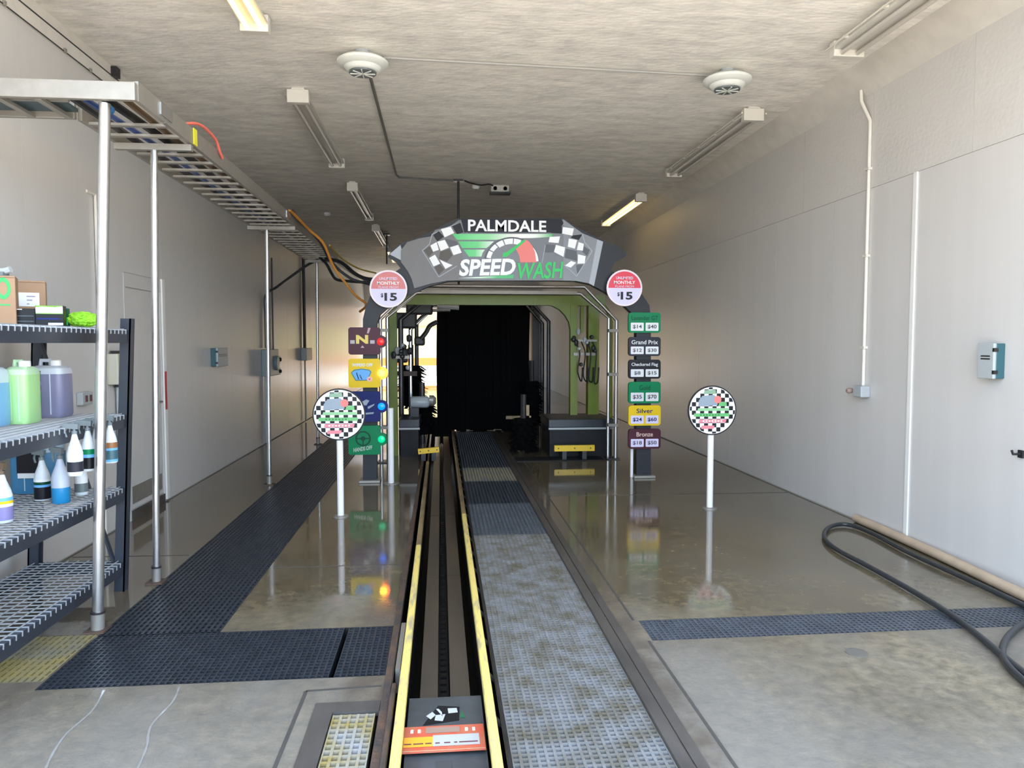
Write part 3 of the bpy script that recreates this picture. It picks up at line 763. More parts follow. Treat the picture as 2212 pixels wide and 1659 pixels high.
# ================================================================== WALL DEVICES
cd = thing('wall_conduit', 'pale conduit running down the hose wall to a small grey box', 'conduit', (3.70, 6.2, 1.2))
MB().tube([(3.66, 6.27, 3.80), (3.665, 6.265, 3.70), (3.712, 6.20, 3.52), (3.712, 6.20, 3.40), (3.712, 6.205, 1.22)], 0.0155, 10).build('pipe', M_conduit, cd, smooth=True)
MB().bevbox(3.64, 3.727, 6.115, 6.25, 1.125, 1.225, 0.01).build('junction_box', M_greyplastic, cd)
MB().lathe([(0.022, 0), (0.026, -0.03), (0.016, -0.05)], (3.655, 6.285, 1.175), 12, 'X').build('socket_cap', mat('socket rust', (0.3, 0.2, 0.17), 0.5), cd)
MB().box(3.69, 3.727, 6.25, 6.30, 1.15, 1.20).build('side_fitting', M_darksteel, cd)
for z in (1.55, 2.35, 3.1):
    MB().box(3.69, 3.727, 6.175, 6.235, z, z + 0.022).build('strap', M_conduit, cd)
def dispenser(label, x, sgn, y0, y1, z0, z1, depth):
    t = thing('wall_box', label, 'box', (x, y0, z0))
    xi = x - sgn * depth
    MB().bevbox(min(x, xi + sgn * .02), max(x, xi + sgn * .02), y0, y1, z0, z1, 0.006).build('body', M_teal, t)
    MB().bevbox(min(xi, xi + sgn * .022), max(xi, xi + sgn * .022), y0 - .002, y1 + .002, z0 - .002, z1 + .002, 0.006).build('cover', M_greyplastic, t)
    for z in (z0 + .03, z1 - .055):
        MB().box(min(xi, xi + sgn * .03), max(xi, xi + sgn * .03), y0 - .008, y0 + .01, z, z + .025).build('hinge', M_darksteel, t)
    for k, (a, c_) in enumerate(((.32, .38), (.42, .46))):
        zz = z1 - (z1 - z0) * c_
        MB().box(min(xi - sgn * .001, xi), max(xi - sgn * .001, xi), y0 + .03, y1 - .03, zz, zz + .009).build('print_line', M_darksteel, t)
dispenser('grey and teal box mounted on the hose wall near the entrance', XR, 1, 4.58, 4.725, 1.363, 1.597, 0.085)
dispenser('grey and teal box mounted on the door side wall past the door', XL, -1, 9.31, 9.74, 1.315, 1.537, 0.085)
hk = thing('wall_hook', 'small black hook on the hose wall at the picture edge', 'hook', (XR, 4.42, 0.88))
MB().box(XR - 0.012, XR, 4.39, 4.43, 0.86, 0.91).build('plate', M_black, hk)
MB().tube([(XR - 0.01, 4.41, 0.885), (XR - 0.06, 4.41, 0.885), (XR - 0.07, 4.41, 0.91)], 0.008, 8).build('prong', M_black, hk)
conduit('wall_conduit', [(XL, 6.22, 2.80), (XL + 0.015, 6.33, 2.795), (XL + 0.018, 6.335, 2.75), (XL + 0.018, 6.335, 0.02)], 0.013, 'pale thin conduit on the door wall behind the nearest pole')
bk = thing('breaker_box', 'beige slotted control box on the wall behind the rack', 'box', (XL, 6.5, 1.25))
MB().bevbox(XL, XL + 0.09, 6.49, 6.74, 1.25, 1.51, 0.008).build('case', mat('beige box', (0.55, 0.53, 0.43), 0.45), bk)
for k in range(5):
    z = 1.285 + k * .042
    MB().box(XL + 0.09, XL + 0.094, 6.53, 6.70, z, z + .016).build('slot', M_greyplastic, bk)
MB().box(XL + .02, XL + .07, 6.52, 6.62, 1.51, 1.535).build('top_fitting', M_darksteel, bk)
MB().tube([(XL + .03, 6.62, 1.25), (XL + .03, 6.62, 0.5)], 0.016, 8).build('pipe', M_greyplastic, bk)
MB().box(XL + .02, XL + .06, 6.58, 6.66, 1.225, 1.25).build('bottom_fitting', M_darksteel, bk)
ol = thing('socket_box', 'small grey outlet box on the wall beside the purple jug', 'outlet', (XL, 5.95, 1.12))
MB().bevbox(XL, XL + 0.05, 5.95, 6.12, 1.12, 1.22, 0.008).build('case', M_greyplastic, ol)
for y in (5.99, 6.06):
    MB().box(XL + .05, XL + .054, y, y + .035, 1.145, 1.195).build('socket', mat('maroon socket', (0.12, 0.06, 0.06), 0.5), ol)
sw = thing('switch_cabinet', 'blue grey switch cabinet on the far door side wall behind the third pole', 'box', (XL, 11.9, 1.1))
MB().bevbox(XL, XL + 0.14, 11.85, 12.45, 1.08, 1.50, 0.012).build('case', mat('blue grey case', (0.24, 0.29, 0.32), 0.4), sw)
MB().lathe([(0.12, 0), (0.12, 0.03), (0.10, 0.035)], (XL + .14, 12.25, 1.28), 18, 'X').build('round_cover', mat('blue cover', (0.14, 0.21, 0.26), 0.4), sw)
MB().tube([(XL + .03, 12.0, 1.08), (XL + .03, 12.0, 0.02)], 0.025, 10).build('pipe', M_greyplastic, sw)
for z, r in ((1.32, 0.035), (1.12, 0.03)):
    t = thing('switch_button', 'dark round switch beside the blue grey cabinet, ' + ('upper' if z > 1.2 else 'lower') + ' one', 'switch', (XL, 12.95, z))
    MB().box(XL, XL + .04, 12.85, 13.05, z - .06, z + .06).build('plate', M_greyplastic, t)
    MB().lathe([(r, 0), (r, .03), (r * .6, .04)], (XL + .04, 12.95, z), 12, 'X').build('knob', M_black, t)
js = thing('junction_box', 'dark square junction box on the far door side wall', 'box', (XL, 15.2, 1.2))
MB().bevbox(XL + .002, XL + .12, 15.1, 15.75, 1.25, 1.50, 0.012).build('case', M_greyplastic, js)
MB().tube([(XL + .04, 15.35, 1.5), (XL + .04, 15.35, ZW - .02)], 0.03, 8).build('upper_pipe', M_darksteel, js)
MB().tube([(XL + .04, 15.35, 1.25), (XL + .04, 15.35, .02)], 0.016, 8).build('lower_pipe', M_greyplastic, js)
conduit('wall_conduit', [(XL + .02, 12.6, 1.35), (XL + .02, 12.6, 3.0)], 0.014, 'dark conduit rising from the blue grey cabinet', M_darksteel)

# ================================================================== HOSE, TAN TUBE
hose('wash_hose', [G(*p, 0.024) for p in ((2290, 1345), (2212, 1308), (2100, 1256), (1960, 1192), (1880, 1150), (1830, 1133), (1795, 1137), (1780, 1156), (1800, 1182), (1870, 1220), (1960, 1270), (2050, 1325), (2120, 1378), (2180, 1428), (2260, 1490))],
     0.0175, M_hose, 'black rubber hose lying in a long loop over the drain grating', 'hose', 10)
hose('wash_hose', [G(*p, 0.024) for p in ((2290, 1300), (2230, 1335), (2190, 1362), (2168, 1392), (2170, 1425), (2205, 1465), (2270, 1515))],
     0.0175, M_hose, 'second black hose coil bending at the picture edge', 'hose', 10)
tb = thing('tan_tube', 'long tan foam tube lying along the foot of the hose wall', 'tube', (3.66, 6.1, 0.04))
MB().tube([(3.685, 6.22, 0.038), (3.66, 5.2, 0.038), (3.60, 4.3, 0.038), (3.50, 2.6, 0.038)], 0.036, 14, 3).build('body', M_wood, tb, smooth=True)
MB().tube([(3.685, 6.225, 0.038), (3.684, 6.215, 0.038)], 0.018, 10).build('hollow_end', M_gap, tb)
def pole_streak(pts, w):  # adds glossy strips that stand in for pole reflections on the floor
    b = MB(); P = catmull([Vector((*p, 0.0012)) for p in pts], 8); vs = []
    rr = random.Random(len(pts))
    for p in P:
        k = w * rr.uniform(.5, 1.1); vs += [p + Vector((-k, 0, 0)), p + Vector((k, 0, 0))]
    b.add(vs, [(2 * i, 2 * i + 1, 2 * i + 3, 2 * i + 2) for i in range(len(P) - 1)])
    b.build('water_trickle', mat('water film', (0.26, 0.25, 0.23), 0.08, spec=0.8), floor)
pole_streak([(-1.555, 3.50), (-1.52, 3.30), (-1.535, 3.1), (-1.50, 2.9), (-1.44, 2.7), (-1.42, 2.5)], 0.006)
pole_streak([(-1.22, 3.50), (-1.20, 3.35), (-1.215, 3.15), (-1.17, 2.98), (-1.14, 2.8), (-1.10, 2.5)], 0.006)
mh = struct(MB().lathe([(0.055, 0.0), (0.055, 0.003), (0.045, 0.004)], (2.133, 3.562, 0), 18).build('floor_cap', mat('grey cap', (0.13, 0.12, 0.105), 0.6, spec=0.2), None))
# ================================================================== LETTERED ARCH
AY = 8.62
def xz(px, py, y=AY):
    p = W(px, py, y); return (p.x, p.z)
def z1p(x, y): return xz(800 + x * 0.27125, 450 + y * 0.27125, AY - 0.10)
arch = thing('lettered_arch', 'charcoal entrance arch with grey lettered sign panel over the conveyor', 'arch', (0.79, AY, 0))
spine = [(1372, 1026), (1372, 700), (1366, 680), (1340, 655), (1305, 632), (1276, 616), (1240, 608), (1080, 606), (970, 608), (925, 620), (880, 640), (845, 660), (822, 680), (815, 700), (815, 1042),
         (785, 1042), (785, 690), (792, 660), (806, 630), (830, 605), (866, 580), (855, 566), (839, 556), (842, 548), (866, 528), (905, 514), (935, 500), (985, 474), (1217, 473), (1240, 490), (1302, 522),
         (1330, 532), (1352, 548), (1350, 555), (1326, 568), (1316, 585), (1345, 602), (1380, 630), (1400, 660), (1403, 690), (1403, 1026)]
MB().prism([xz(*p) for p in spine], AY - 0.06, AY + 0.06).build('arch_body', M_archdark, arch)
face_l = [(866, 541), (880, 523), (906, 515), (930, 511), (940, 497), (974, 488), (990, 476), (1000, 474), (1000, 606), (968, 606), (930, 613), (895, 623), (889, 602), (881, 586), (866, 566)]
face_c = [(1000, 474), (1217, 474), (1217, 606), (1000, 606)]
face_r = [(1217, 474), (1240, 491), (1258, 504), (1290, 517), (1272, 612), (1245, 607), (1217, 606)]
for poly, m_ in ((face_l, M_archgrey), (face_c, mat('grey sign centre', (0.145, 0.152, 0.165), 0.4)), (face_r, mat('grey sign wing', (0.20, 0.21, 0.23), 0.4))):  # panels are flat; the lit tone of folded wings is put into their greys
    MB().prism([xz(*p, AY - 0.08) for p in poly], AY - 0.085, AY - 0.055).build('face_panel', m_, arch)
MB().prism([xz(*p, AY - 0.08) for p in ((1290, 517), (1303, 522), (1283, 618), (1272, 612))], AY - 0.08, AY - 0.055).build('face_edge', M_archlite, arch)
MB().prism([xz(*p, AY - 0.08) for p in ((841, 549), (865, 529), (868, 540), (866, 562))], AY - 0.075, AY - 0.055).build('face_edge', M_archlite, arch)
def art(name, poly, m_, lift, conv=z1p):
    pts = [conv(*p) for p in poly]
    y = AY - 0.085 - lift
    return MB().prism(pts, y, AY - 0.0845).build(name, m_, arch)
grad = print_gradient('print green fading to white', [(0.0, (0.045, 0.52, 0.13)), (0.35, (0.25, 0.68, 0.30)), (0.62, (0.85, 0.80, 0.78)), (0.82, (0.8, 0.85, 0.78)), (1.0, (0.03, 0.42, 0.10))])
grad2 = print_gradient('print green to pale', [(0.0, (0.05, 0.52, 0.14)), (0.55, (0.12, 0.60, 0.2)), (1.0, (0.72, 0.80, 0.70))])
grad3 = print_gradient('print white to green', [(0.0, (0.8, 0.84, 0.8)), (0.35, (0.6, 0.75, 0.6)), (0.7, (0.05, 0.45, 0.14)), (1.0, (0.04, 0.40, 0.12))])
board = art('name_board', [(722, 84), (1525, 84), (1540, 120), (1480, 192), (748, 192)], M_sblack, 0.006)
art('speed_stripe', [(652, 203), (1455, 203), (1445, 226), (1290, 236), (1080, 238), (1000, 250), (690, 250)], grad, 0.004)
art('speed_stripe', [(700, 262), (985, 262), (945, 300), (925, 315), (732, 315)], grad2, 0.004)
art('speed_stripe', [(742, 328), (912, 328), (895, 352), (885, 384), (785, 384)], grad2, 0.004)
gx, gz, grx, grz = 1127, 425, 213, 192
def arc(a0, a1, k0, k1, n=9):
    o = [(gx + grx * k0 * math.cos(a0 + (a1 - a0) * i / n), gz - grz * k0 * math.sin(a0 + (a1 - a0) * i / n)) for i in range(n + 1)]
    return o + [(gx + grx * k1 * math.cos(a1 + (a0 - a1) * i / n), gz - grz * k1 * math.sin(a1 + (a0 - a1) * i / n)) for i in range(n + 1)]
art('gauge_dial', arc(0, PI, 0.90, 0.02, 16), mat('dial grey', (0.16, 0.17, 0.18), 0.4), 0.005)
art('gauge_rim', arc(0.02, PI - 0.12, 1.03, 0.97, 20), M_pgrey, 0.0062)
art('gauge_rim', arc(0.02, 1.02, 1.0, 0.90, 10), M_pwhite, 0.0075)
for a0, a1 in ((PI - .18, PI - .50), (PI - .55, PI - .86), (PI - .91, PI - 1.20), (PI - 1.25, PI - 1.62), (PI - 1.66, PI - 1.95)):
    art('gauge_segment', arc(a0, a1, 0.965, 0.74 if a0 < PI - .6 else .80, 6), M_pwhite, 0.007)
art('gauge_red', [(1160, 322), (1235, 248), (1262, 262), (1292, 300), (1312, 350), (1322, 430), (1196, 430), (1185, 372)], M_pcoral, 0.008)
art('gauge_needle', [(1052, 384), (1062, 352), (1088, 348), (1225, 248), (1238, 258), (1110, 366), (1082, 386)], M_pgreen, 0.009)
# flags
for p in ([(562, 165), (640, 146), (668, 195), (592, 230)], [(478, 295), (528, 268), (545, 330), (500, 345)], [(533, 265), (592, 250), (626, 312), (560, 338)],
          [(635, 310), (700, 290), (728, 352), (662, 372)], [(468, 395), (515, 368), (556, 440), (503, 462)], [(552, 408), (600, 430), (655, 452), (598, 482)]):
    art('flag_square', p, M_pwhite, 0.004)
for p in ([(1535, 148), (1622, 160), (1610, 216), (1528, 200)], [(1430, 226), (1512, 222), (1500, 276), (1420, 268)], [(1582, 240), (1648, 252), (1630, 320), (1574, 305)],
          [(1660, 268), (1702, 282), (1694, 336), (1646, 330)], [(1480, 290), (1552, 310), (1540, 386), (1464, 346)], [(1655, 365), (1716, 380), (1708, 438), (1652, 440)], [(1552, 455), (1600, 418), (1640, 432), (1598, 472)]):
    art('flag_square', p, M_pwhite, 0.004)
for p in ([(500, 212), (545, 180), (586, 226), (532, 262)], [(650, 140), (716, 112), (742, 190), (690, 205)], [(1450, 128), (1525, 138), (1528, 200), (1440, 196)], [(1616, 214), (1690, 206), (1662, 252), (1596, 232)]):
    art('flag_square', p, M_pblack, 0.0035)
for p in ([(424, 335), (470, 300), (500, 348), (466, 388)], [(556, 345), (628, 322), (655, 375), (610, 425), (545, 400)], [(510, 468), (552, 444), (590, 484), (545, 530)]):
    art('flag_square', p, M_pbrown, 0.003)
for p in ([(592, 240), (690, 262), (700, 288), (632, 305)], [(1400, 284), (1474, 292), (1460, 350), (1390, 350)], [(1560, 320), (1645, 338), (1650, 420), (1548, 392)], [(1700, 300), (1750, 330), (1728, 380), (1690, 345)], [(1640, 450), (1700, 445), (1650, 520)]):
    art('flag_square', p, M_pgrey, 0.003)
def aline(pts, w=5):
    for (x0, y0), (x1, y1) in zip(pts, pts[1:]):
        d = math.hypot(x1 - x0, y1 - y0); nx, ny = -(y1 - y0) / d * w / 2, (x1 - x0) / d * w / 2
        art('flag_outline', [(x0 + nx, y0 + ny), (x1 + nx, y1 + ny), (x1 - nx, y1 - ny), (x0 - nx, y0 - ny)], M_archlite, 0.0025)
aline([(492, 205), (640, 140), (722, 112)]); aline([(492, 205), (470, 285), (414, 335), (545, 546), (690, 458)])
aline([(1395, 292), (1368, 435)]); aline([(1450, 128), (1542, 124)]); aline([(1690, 200), (1708, 270), (1768, 340), (1645, 540), (1545, 450)])
aline([(730, 90), (772, 195)], 8); aline([(1452, 112), (1430, 190)], 8)
def tbox(x0, x1, y0, y1):
    a, b_ = z1p(x0, y1), z1p(x1, y0); return (a[0], b_[0], a[1], b_[1])
TY = AY - 0.0925
text('PALMDALE', tbox(778, 1402, 98, 180), TY, M_pwhite, board, bold=0.022)
text('SPEED', tbox(706, 1158, 404, 534), TY - .002, M_pwhite, arch, shear=0.16, bold=0.035, rise=0.018)
text('WASH', tbox(1172, 1538, 430, 560), TY - .002, M_pgreen, arch, shear=0.16, bold=0.022, rise=0.018)
art('underline', [(700, 556), (1145, 526), (1140, 558)], grad3, 0.005)
# legs feet
for (a, b_) in ((785, 815), (1372, 1403)):
    x0, x1 = W(a, 1030, AY).x, W(b_, 1030, AY).x
    MB().bevbox(x0 - .04, x1 + .04, AY - 0.12, AY + 0.12, 0, 0.03, 0.006).build('foot_plate', M_alu, arch)

# round price discs
def price_disc(label, px, py, tilt):
    y = AY - 0.16
    cx_, cz_ = xz(px, py, y); r = 0.210
    t = thing('price_disc', label, 'sign', (cx_, y, cz_), 'round fifteen dollar signs')
    MB().prism(disc_poly(cx_, cz_, r, 36), y, y + 0.02).build('disc', M_lav, t)
    MB().prism(disc_poly(cx_, cz_, r, 36) , y + 0.02, y + 0.026).build('backing', M_pblack, t)
    rim = MB(); o, i_ = disc_poly(cx_, cz_, r, 36), disc_poly(cx_, cz_, r - 0.016, 36)
    rim.add([(x, y - 0.002, z) for x, z in o] + [(x, y - 0.002, z) for x, z in i_], [(k, (k + 1) % 36, 36 + (k + 1) % 36, 36 + k) for k in range(36)])
    rim.build('rim', mat('rim pink white', (0.85, 0.74, 0.76), 0.4), t)
    a = math.asin(-0.012 / r)
    MB().prism([(x, max(z, cz_ - .012)) for x, z in disc_poly(cx_, cz_, r - 0.02, 26, 0.0, PI)] , y - 0.003, y).build('red_field', mat('disc red ' + str(tilt), (0.72, 0.03, 0.06) if tilt else (0.62, 0.16, 0.15), 0.4), t)
    M_lt = mat('disc pale print', (0.66, 0.62, 0.78), 0.4)
    text('UNLIMITED', (cx_ - .10, cx_ + .10, cz_ + .098, cz_ + .130), y - .004, M_lt, t, bold=.02)
    text('MONTHLY', (cx_ - .125, cx_ + .125, cz_ + .045, cz_ + .082), y - .004, M_pwhite, t, bold=.02)
    text('PLANS FROM', (cx_ - .11, cx_ + .11, cz_ + .005, cz_ + .03), y - .004, M_lt, t)
    text('15', (cx_ - .045, cx_ + .095, cz_ - .135, cz_ - .045), y - .003, M_pblack, t, bold=.035)
    text('$', (cx_ - .085, cx_ - .058, cz_ - .10, cz_ - .05), y - .003, M_pblack, t, bold=.02)
    MB().tube([(cx_, y + 0.026, cz_), (cx_, AY - 0.0601, cz_)], 0.02, 8).build('arm', M_darksteel, t)
    return t
price_disc('round fifteen dollar sign at the arch shoulder above the maroon N sign', 839, 624, 0)
price_disc('round fifteen dollar sign with bright red top above the price list', 1349, 622, 1)

# price panels
def price_panel(label, y0, y1, body, title, tcol, a, b_, field=M_lav, x0=1358, x1=1427):
    y = AY - 0.10
    X0, Z1 = xz(x0, y0, y); X1, Z0 = xz(x1, y1, y)
    t = thing('price_sign', label, 'sign', ((X0 + X1) / 2, y, Z0), 'price list panels on the arch leg')
    MB().prism(rrect(X0, X1, Z0, Z1, 0.035), y, y + 0.038).build('board', body, t)
    h = Z1 - Z0; w = X1 - X0
    tw = min(.82, .085 * len(title)) * w; mx = (X0 + X1) / 2
    text(title, (mx - tw / 2, mx + tw / 2, Z0 + h * .62, Z0 + h * .84), y - 0.001, tcol, t, bold=.01)
    for k, s in enumerate((a, b_)):
        fx0 = X0 + w * (.07 + .46 * k); fx1 = fx0 + w * .40
        pf = MB().prism(rrect(fx0, fx1, Z0 + h * .10, Z0 + h * .50, 0.008, 2), y - 0.003, y).build('price_field', field, t)
        dk = M_snavy if body is M_sgold else mat('print charcoal', (0.06, 0.05, 0.06), 0.4)
        text(s, (fx0 + w * (.06 if len(s) > 2 else .10), fx1 - w * (.06 if len(s) > 2 else .10), Z0 + h * .19, Z0 + h * .40), y - 0.004, dk, pf, bold=.02)
pfield = mat('print pale', (0.74, 0.76, 0.78), 0.4)
price_panel('topmost green price panel with forty dollar price', 675, 719, M_sgreen, 'Lavender GT', M_sdkgreen, '$14', '$40', pfield)
price_panel('charcoal price panel titled Grand Prix', 728, 769, M_scharcoal, 'Grand Prix', pfield, '$12', '$30', pfield)
price_panel('near black price panel titled Checkered Flag', 777, 818, M_sblack, 'Checkered Flag', pfield, '$8', '$15', pfield)
price_panel('green price panel titled Gold', 825, 871, M_sgreen, 'Gold', M_sdkgreen, '$35', '$70', pfield)
price_panel('yellow price panel titled Silver', 876, 919, M_sgold, 'Silver', M_snavy, '$24', '$60', M_lav)
price_panel('lowest maroon price panel titled Bronze', 927, 969, M_smaroon, 'Bronze', mat('print peach', (0.75, 0.55, 0.48), 0.4), '$18', '$50', M_lav)
MB().box(W(1361, 1000, AY).x, W(1366, 1000, AY).x, AY - .03, AY, 0, .35).build('edge_strip', M_whitep, arch)

# signal signs
def signal(label, y0, y1, body, lens, lx, ly, lr=7.5, ring=None, x0=752, x1=822):
    y = AY - 0.11
    X0, Z1 = xz(x0, y0, y); X1, Z0 = xz(x1, y1, y)
    t = thing('signal_sign', label, 'sign', ((X0 + X1) / 2, y, Z0), 'instruction signs on the arch leg')
    MB().prism(rrect(X0, X1, Z0, Z1, 0.03), y, y + 0.045).build('board', body, t)
    cx_, cz_ = xz(lx, ly, y)
    boss = MB().prism(disc_poly(cx_, cz_, 0.072, 24), y + 0.001, y + 0.044).build('light_boss', ring or body, t)
    MB().lathe([(0.042, 0.0), (0.040, 0.012), (0.026, 0.02), (0.005, 0.023)], (cx_, y, cz_), 20, 'Y').build('lens', lens, boss, smooth=True)
    return t, y, X0, X1, Z0, Z1
t, y, X0, X1, Z0, Z1 = signal('maroon sign with a yellow N and red light', 707, 766, M_smaroon, M_lred, 822, 738)
w_, h_ = X1 - X0, Z1 - Z0
text('N', (X0 + w_ * .24, X0 + w_ * .62, Z0 + h_ * .40, Z0 + h_ * .72), y - .002, mat('N yellow', (0.72, 0.56, 0.10), 0.4), t, bold=.05)
for a, b_ in ((.06, .20), (.68, .82)):
    MB().box(X0 + w_ * a, X0 + w_ * b_, y - .002, y, Z0 + h_ * .40, Z0 + h_ * .53).build('print_bar', mat('print dusty', (0.42, 0.38, 0.40), 0.4), t)
for poly in (((.62, .98), (.70, .98), (.64, .78), (.58, .78)), ((.44, .34), (.50, .25), (.38, .25))):
    MB().prism([(X0 + w_ * a, Z0 + h_ * b_) for a, b_ in poly], y - .002, y).build('print_mark', mat('print dusty pink', (0.45, 0.30, 0.33), 0.4), t)
t, y, X0, X1, Z0, Z1 = signal('yellow sign with a windscreen and glowing amber light', 775, 837, M_sgold, M_lorange, 824, 806, ring=M_lring)
w_, h_ = X1 - X0, Z1 - Z0
text('WIPERS OFF', (X0 + w_ * .12, X0 + w_ * .76, Z0 + h_ * .73, Z0 + h_ * .84), y - .002, pfield, t, bold=.03)
MB().prism([(X0 + w_ * a, Z0 + h_ * b_) for a, b_ in ((.08, .52), (.18, .62), (.42, .66), (.66, .62), (.72, .54), (.60, .24), (.22, .24))], y - .002, y).build('windscreen', mat('print dark teal', (0.03, 0.16, 0.22), 0.4), t)
MB().prism([(X0 + w_ * a, Z0 + h_ * b_) for a, b_ in ((.11, .52), (.20, .59), (.42, .63), (.64, .59), (.69, .53), (.58, .27), (.24, .27))], y - .003, y).build('windscreen_glass', M_sky, t)
for pts in (((.30, .30), (.34, .27), (.27, .52), (.24, .52)), ((.40, .30), (.44, .28), (.37, .44), (.34, .46))):
    MB().prism([(X0 + w_ * a, Z0 + h_ * b_) for a, b_ in pts], y - .004, y).build('wiper_mark', M_pblack, t)
MB().prism(disc_poly(X0 + w_ * .66, Z0 + h_ * .29, .03, 16), y - .004, y).build('stop_mark', mat('print pink', (0.85, 0.45, 0.42), 0.4), t)
MB().prism(disc_poly(X0 + w_ * .66, Z0 + h_ * .29, .010, 10), y - .005, y).build('stop_mark', M_pred, t)
t, y, X0, X1, Z0, Z1 = signal('navy blue sign with a blue light', 846, 911, M_snavy, M_lblue, 824, 878)
w_, h_ = X1 - X0, Z1 - Z0
for poly in (((.42, .66), (.56, .74), (.66, .70), (.56, .54), (.44, .56)), ((.60, .50), (.82, .60), (.80, .54), (.62, .42)), ((.50, .30), (.80, .32), (.78, .26), (.52, .24))):
    MB().prism([(X0 + w_ * a, Z0 + h_ * b_) for a, b_ in poly], y - .002, y).build('print_mark', mat('print steel', (0.30, 0.36, 0.42), 0.4), t)
t, y, X0, X1, Z0, Z1 = signal('green sign with a steering wheel and green light', 920, 982, M_sgreen, M_lgreen, 824, 949)
w_, h_ = X1 - X0, Z1 - Z0
cx_, cz_ = X0 + w_ * .46, Z0 + h_ * .56
rg = MB(); o, i_ = disc_poly(cx_, cz_, .088, 24), disc_poly(cx_, cz_, .070, 24)
rg.add([(x, y - 0.002, z) for x, z in o] + [(x, y - 0.002, z) for x, z in i_], [(k, (k + 1) % 24, 24 + (k + 1) % 24, 24 + k) for k in range(24)])
rg.build('wheel_ring', M_sdkgreen, t)
MB().prism(disc_poly(cx_, cz_, .028, 14), y - .002, y).build('wheel_hub', M_sdkgreen, t)
for a in (PI, 0, -PI / 2):
    MB().beam((cx_ + .02 * math.cos(a), y - .001, cz_ + .02 * math.sin(a)), (cx_ + .075 * math.cos(a), y - .001, cz_ + .075 * math.sin(a)), .014, .002, (0, 1, 0)).build('wheel_spoke', M_sdkgreen, t)
text('HANDS OFF', (X0 + w_ * .16, X0 + w_ * .74, Z0 + h_ * .14, Z0 + h_ * .28), y - .002, mat('print mint grey', (0.42, 0.50, 0.44), 0.4), t, bold=.03, rise=.03)

# checkered floor signs on white posts
def floor_sign(label, X, Y, zc):
    t = thing('floor_sign', label, 'sign', (X, Y, 0), 'checkered round signs on white posts')
    r = 0.226
    MB().lathe([(0.07, 0), (0.07, 0.012), (0.032, 0.018)], (X, Y, 0), 20).build('base_plate', M_alu, t, smooth=True)
    MB().tube([(X, Y, 0.01), (X, Y, zc - r + 0.03)], 0.030, 16).build('post', M_whitep, t, smooth=True)
    yf = Y - 0.035
    MB().prism(disc_poly(X, zc, r, 40), yf, yf + 0.012).build('disc', M_pwhite, t)
    MB().prism(disc_poly(X, zc, r + 0.012, 40), yf + 0.004, yf + 0.02).build('rim', M_pblack, t)
    blk, cell = MB(), 0.0405
    for i in range(-6, 6):
        for j in range(-6, 6):
            if (i + j) % 2: continue
            x0, x1, z0, z1 = X + i * cell, X + (i + 1) * cell, zc + j * cell, zc + (j + 1) * cell
            if math.hypot((i + .5) * cell, (j + .5) * cell) > r: continue
            vs = []
            for (u, v) in ((x0, z0), (x1, z0), (x1, z1), (x0, z1)):
                d_ = math.hypot(u - X, v - zc); k_ = min(1.0, (r - .003) / d_) if d_ > 0 else 1
                vs.append((X + (u - X) * k_, yf - .001, zc + (v - zc) * k_))
            blk.add(vs, [(0, 1, 2, 3)])
    blk.build('checkers', M_pblack, t)
    def patch(name, poly, m_, k): MB().prism([(X + a * r, zc + b_ * r) for a, b_ in poly], yf - .001 - .001 * k, yf).build(name, m_, t)
    blue = mat('print slate blue', (0.26, 0.32, 0.38), 0.4)
    patch('car_print', ((-.62, .18), (-.60, .42), (-.45, .62), (.05, .66), (.20, .55), (.22, .22)), blue, 1)
    patch('green_print', ((-.40, .70), (-.35, .86), (.12, .88), (.15, .70)), mat('print sage', (0.24, 0.38, 0.26), 0.4), 1)
    MB().prism(disc_poly(X + .22 * r, zc + .46 * r, .036, 16), yf - .003, yf).build('red_spot', M_pcoral, t)
    patch('green_print', ((.25, .18), (.30, .34), (.60, .36), (.62, .18)), mat('print leaf', (0.13, 0.45, 0.15), 0.4), 2)
    patch('green_band', ((-.66, -.02), (-.62, .10), (.68, .10), (.72, -.02)), mat('print pale leaf', (0.26, 0.52, 0.26), 0.4), 1)
    patch('green_band', ((-.80, -.26), (-.80, -.12), (.74, -.12), (.74, -.26)), mat('print leaf', (0.13, 0.45, 0.15), 0.4), 1)
    patch('red_band', ((-.60, -.52), (-.56, -.38), (.62, -.38), (.58, -.52)), mat('print rose', (0.72, 0.22, 0.26), 0.4), 1)
    patch('red_band', ((-.48, -.78), (-.46, -.64), (.10, -.64), (.06, -.78)), mat('print rose', (0.72, 0.22, 0.26), 0.4), 1)
    for k in range(7):
        x = -.42 + k * .13
        patch('small_print', ((x, -.48), (x, -.42), (x + .07, -.42), (x + .07, -.48)), M_pwhite, 3)
        patch('small_print', ((x - .12, -.22), (x - .12, -.16), (x - .05, -.16), (x - .05, -.22)), mat('print deep leaf', (0.03, 0.20, 0.05), 0.4), 3)
floor_sign('round checkered sign on a white post in front of the instruction signs', -0.925, 6.87, 0.950)
floor_sign('round checkered sign on a white post near the hose wall', 2.580, 6.87, 0.957)
wp = thing('white_post', 'short white bollard beside the conveyor at the arch', 'post', (-0.57, 8.45, 0))
MB().tube([(-0.57, 8.45, 0.01), (-0.57, 8.45, 0.865)], 0.034, 14).build('shaft', M_whitep, wp, smooth=True)
MB().lathe([(0.09, 0), (0.09, 0.012)], (-0.57, 8.45, 0), 16).build('base_plate', M_alu, wp)

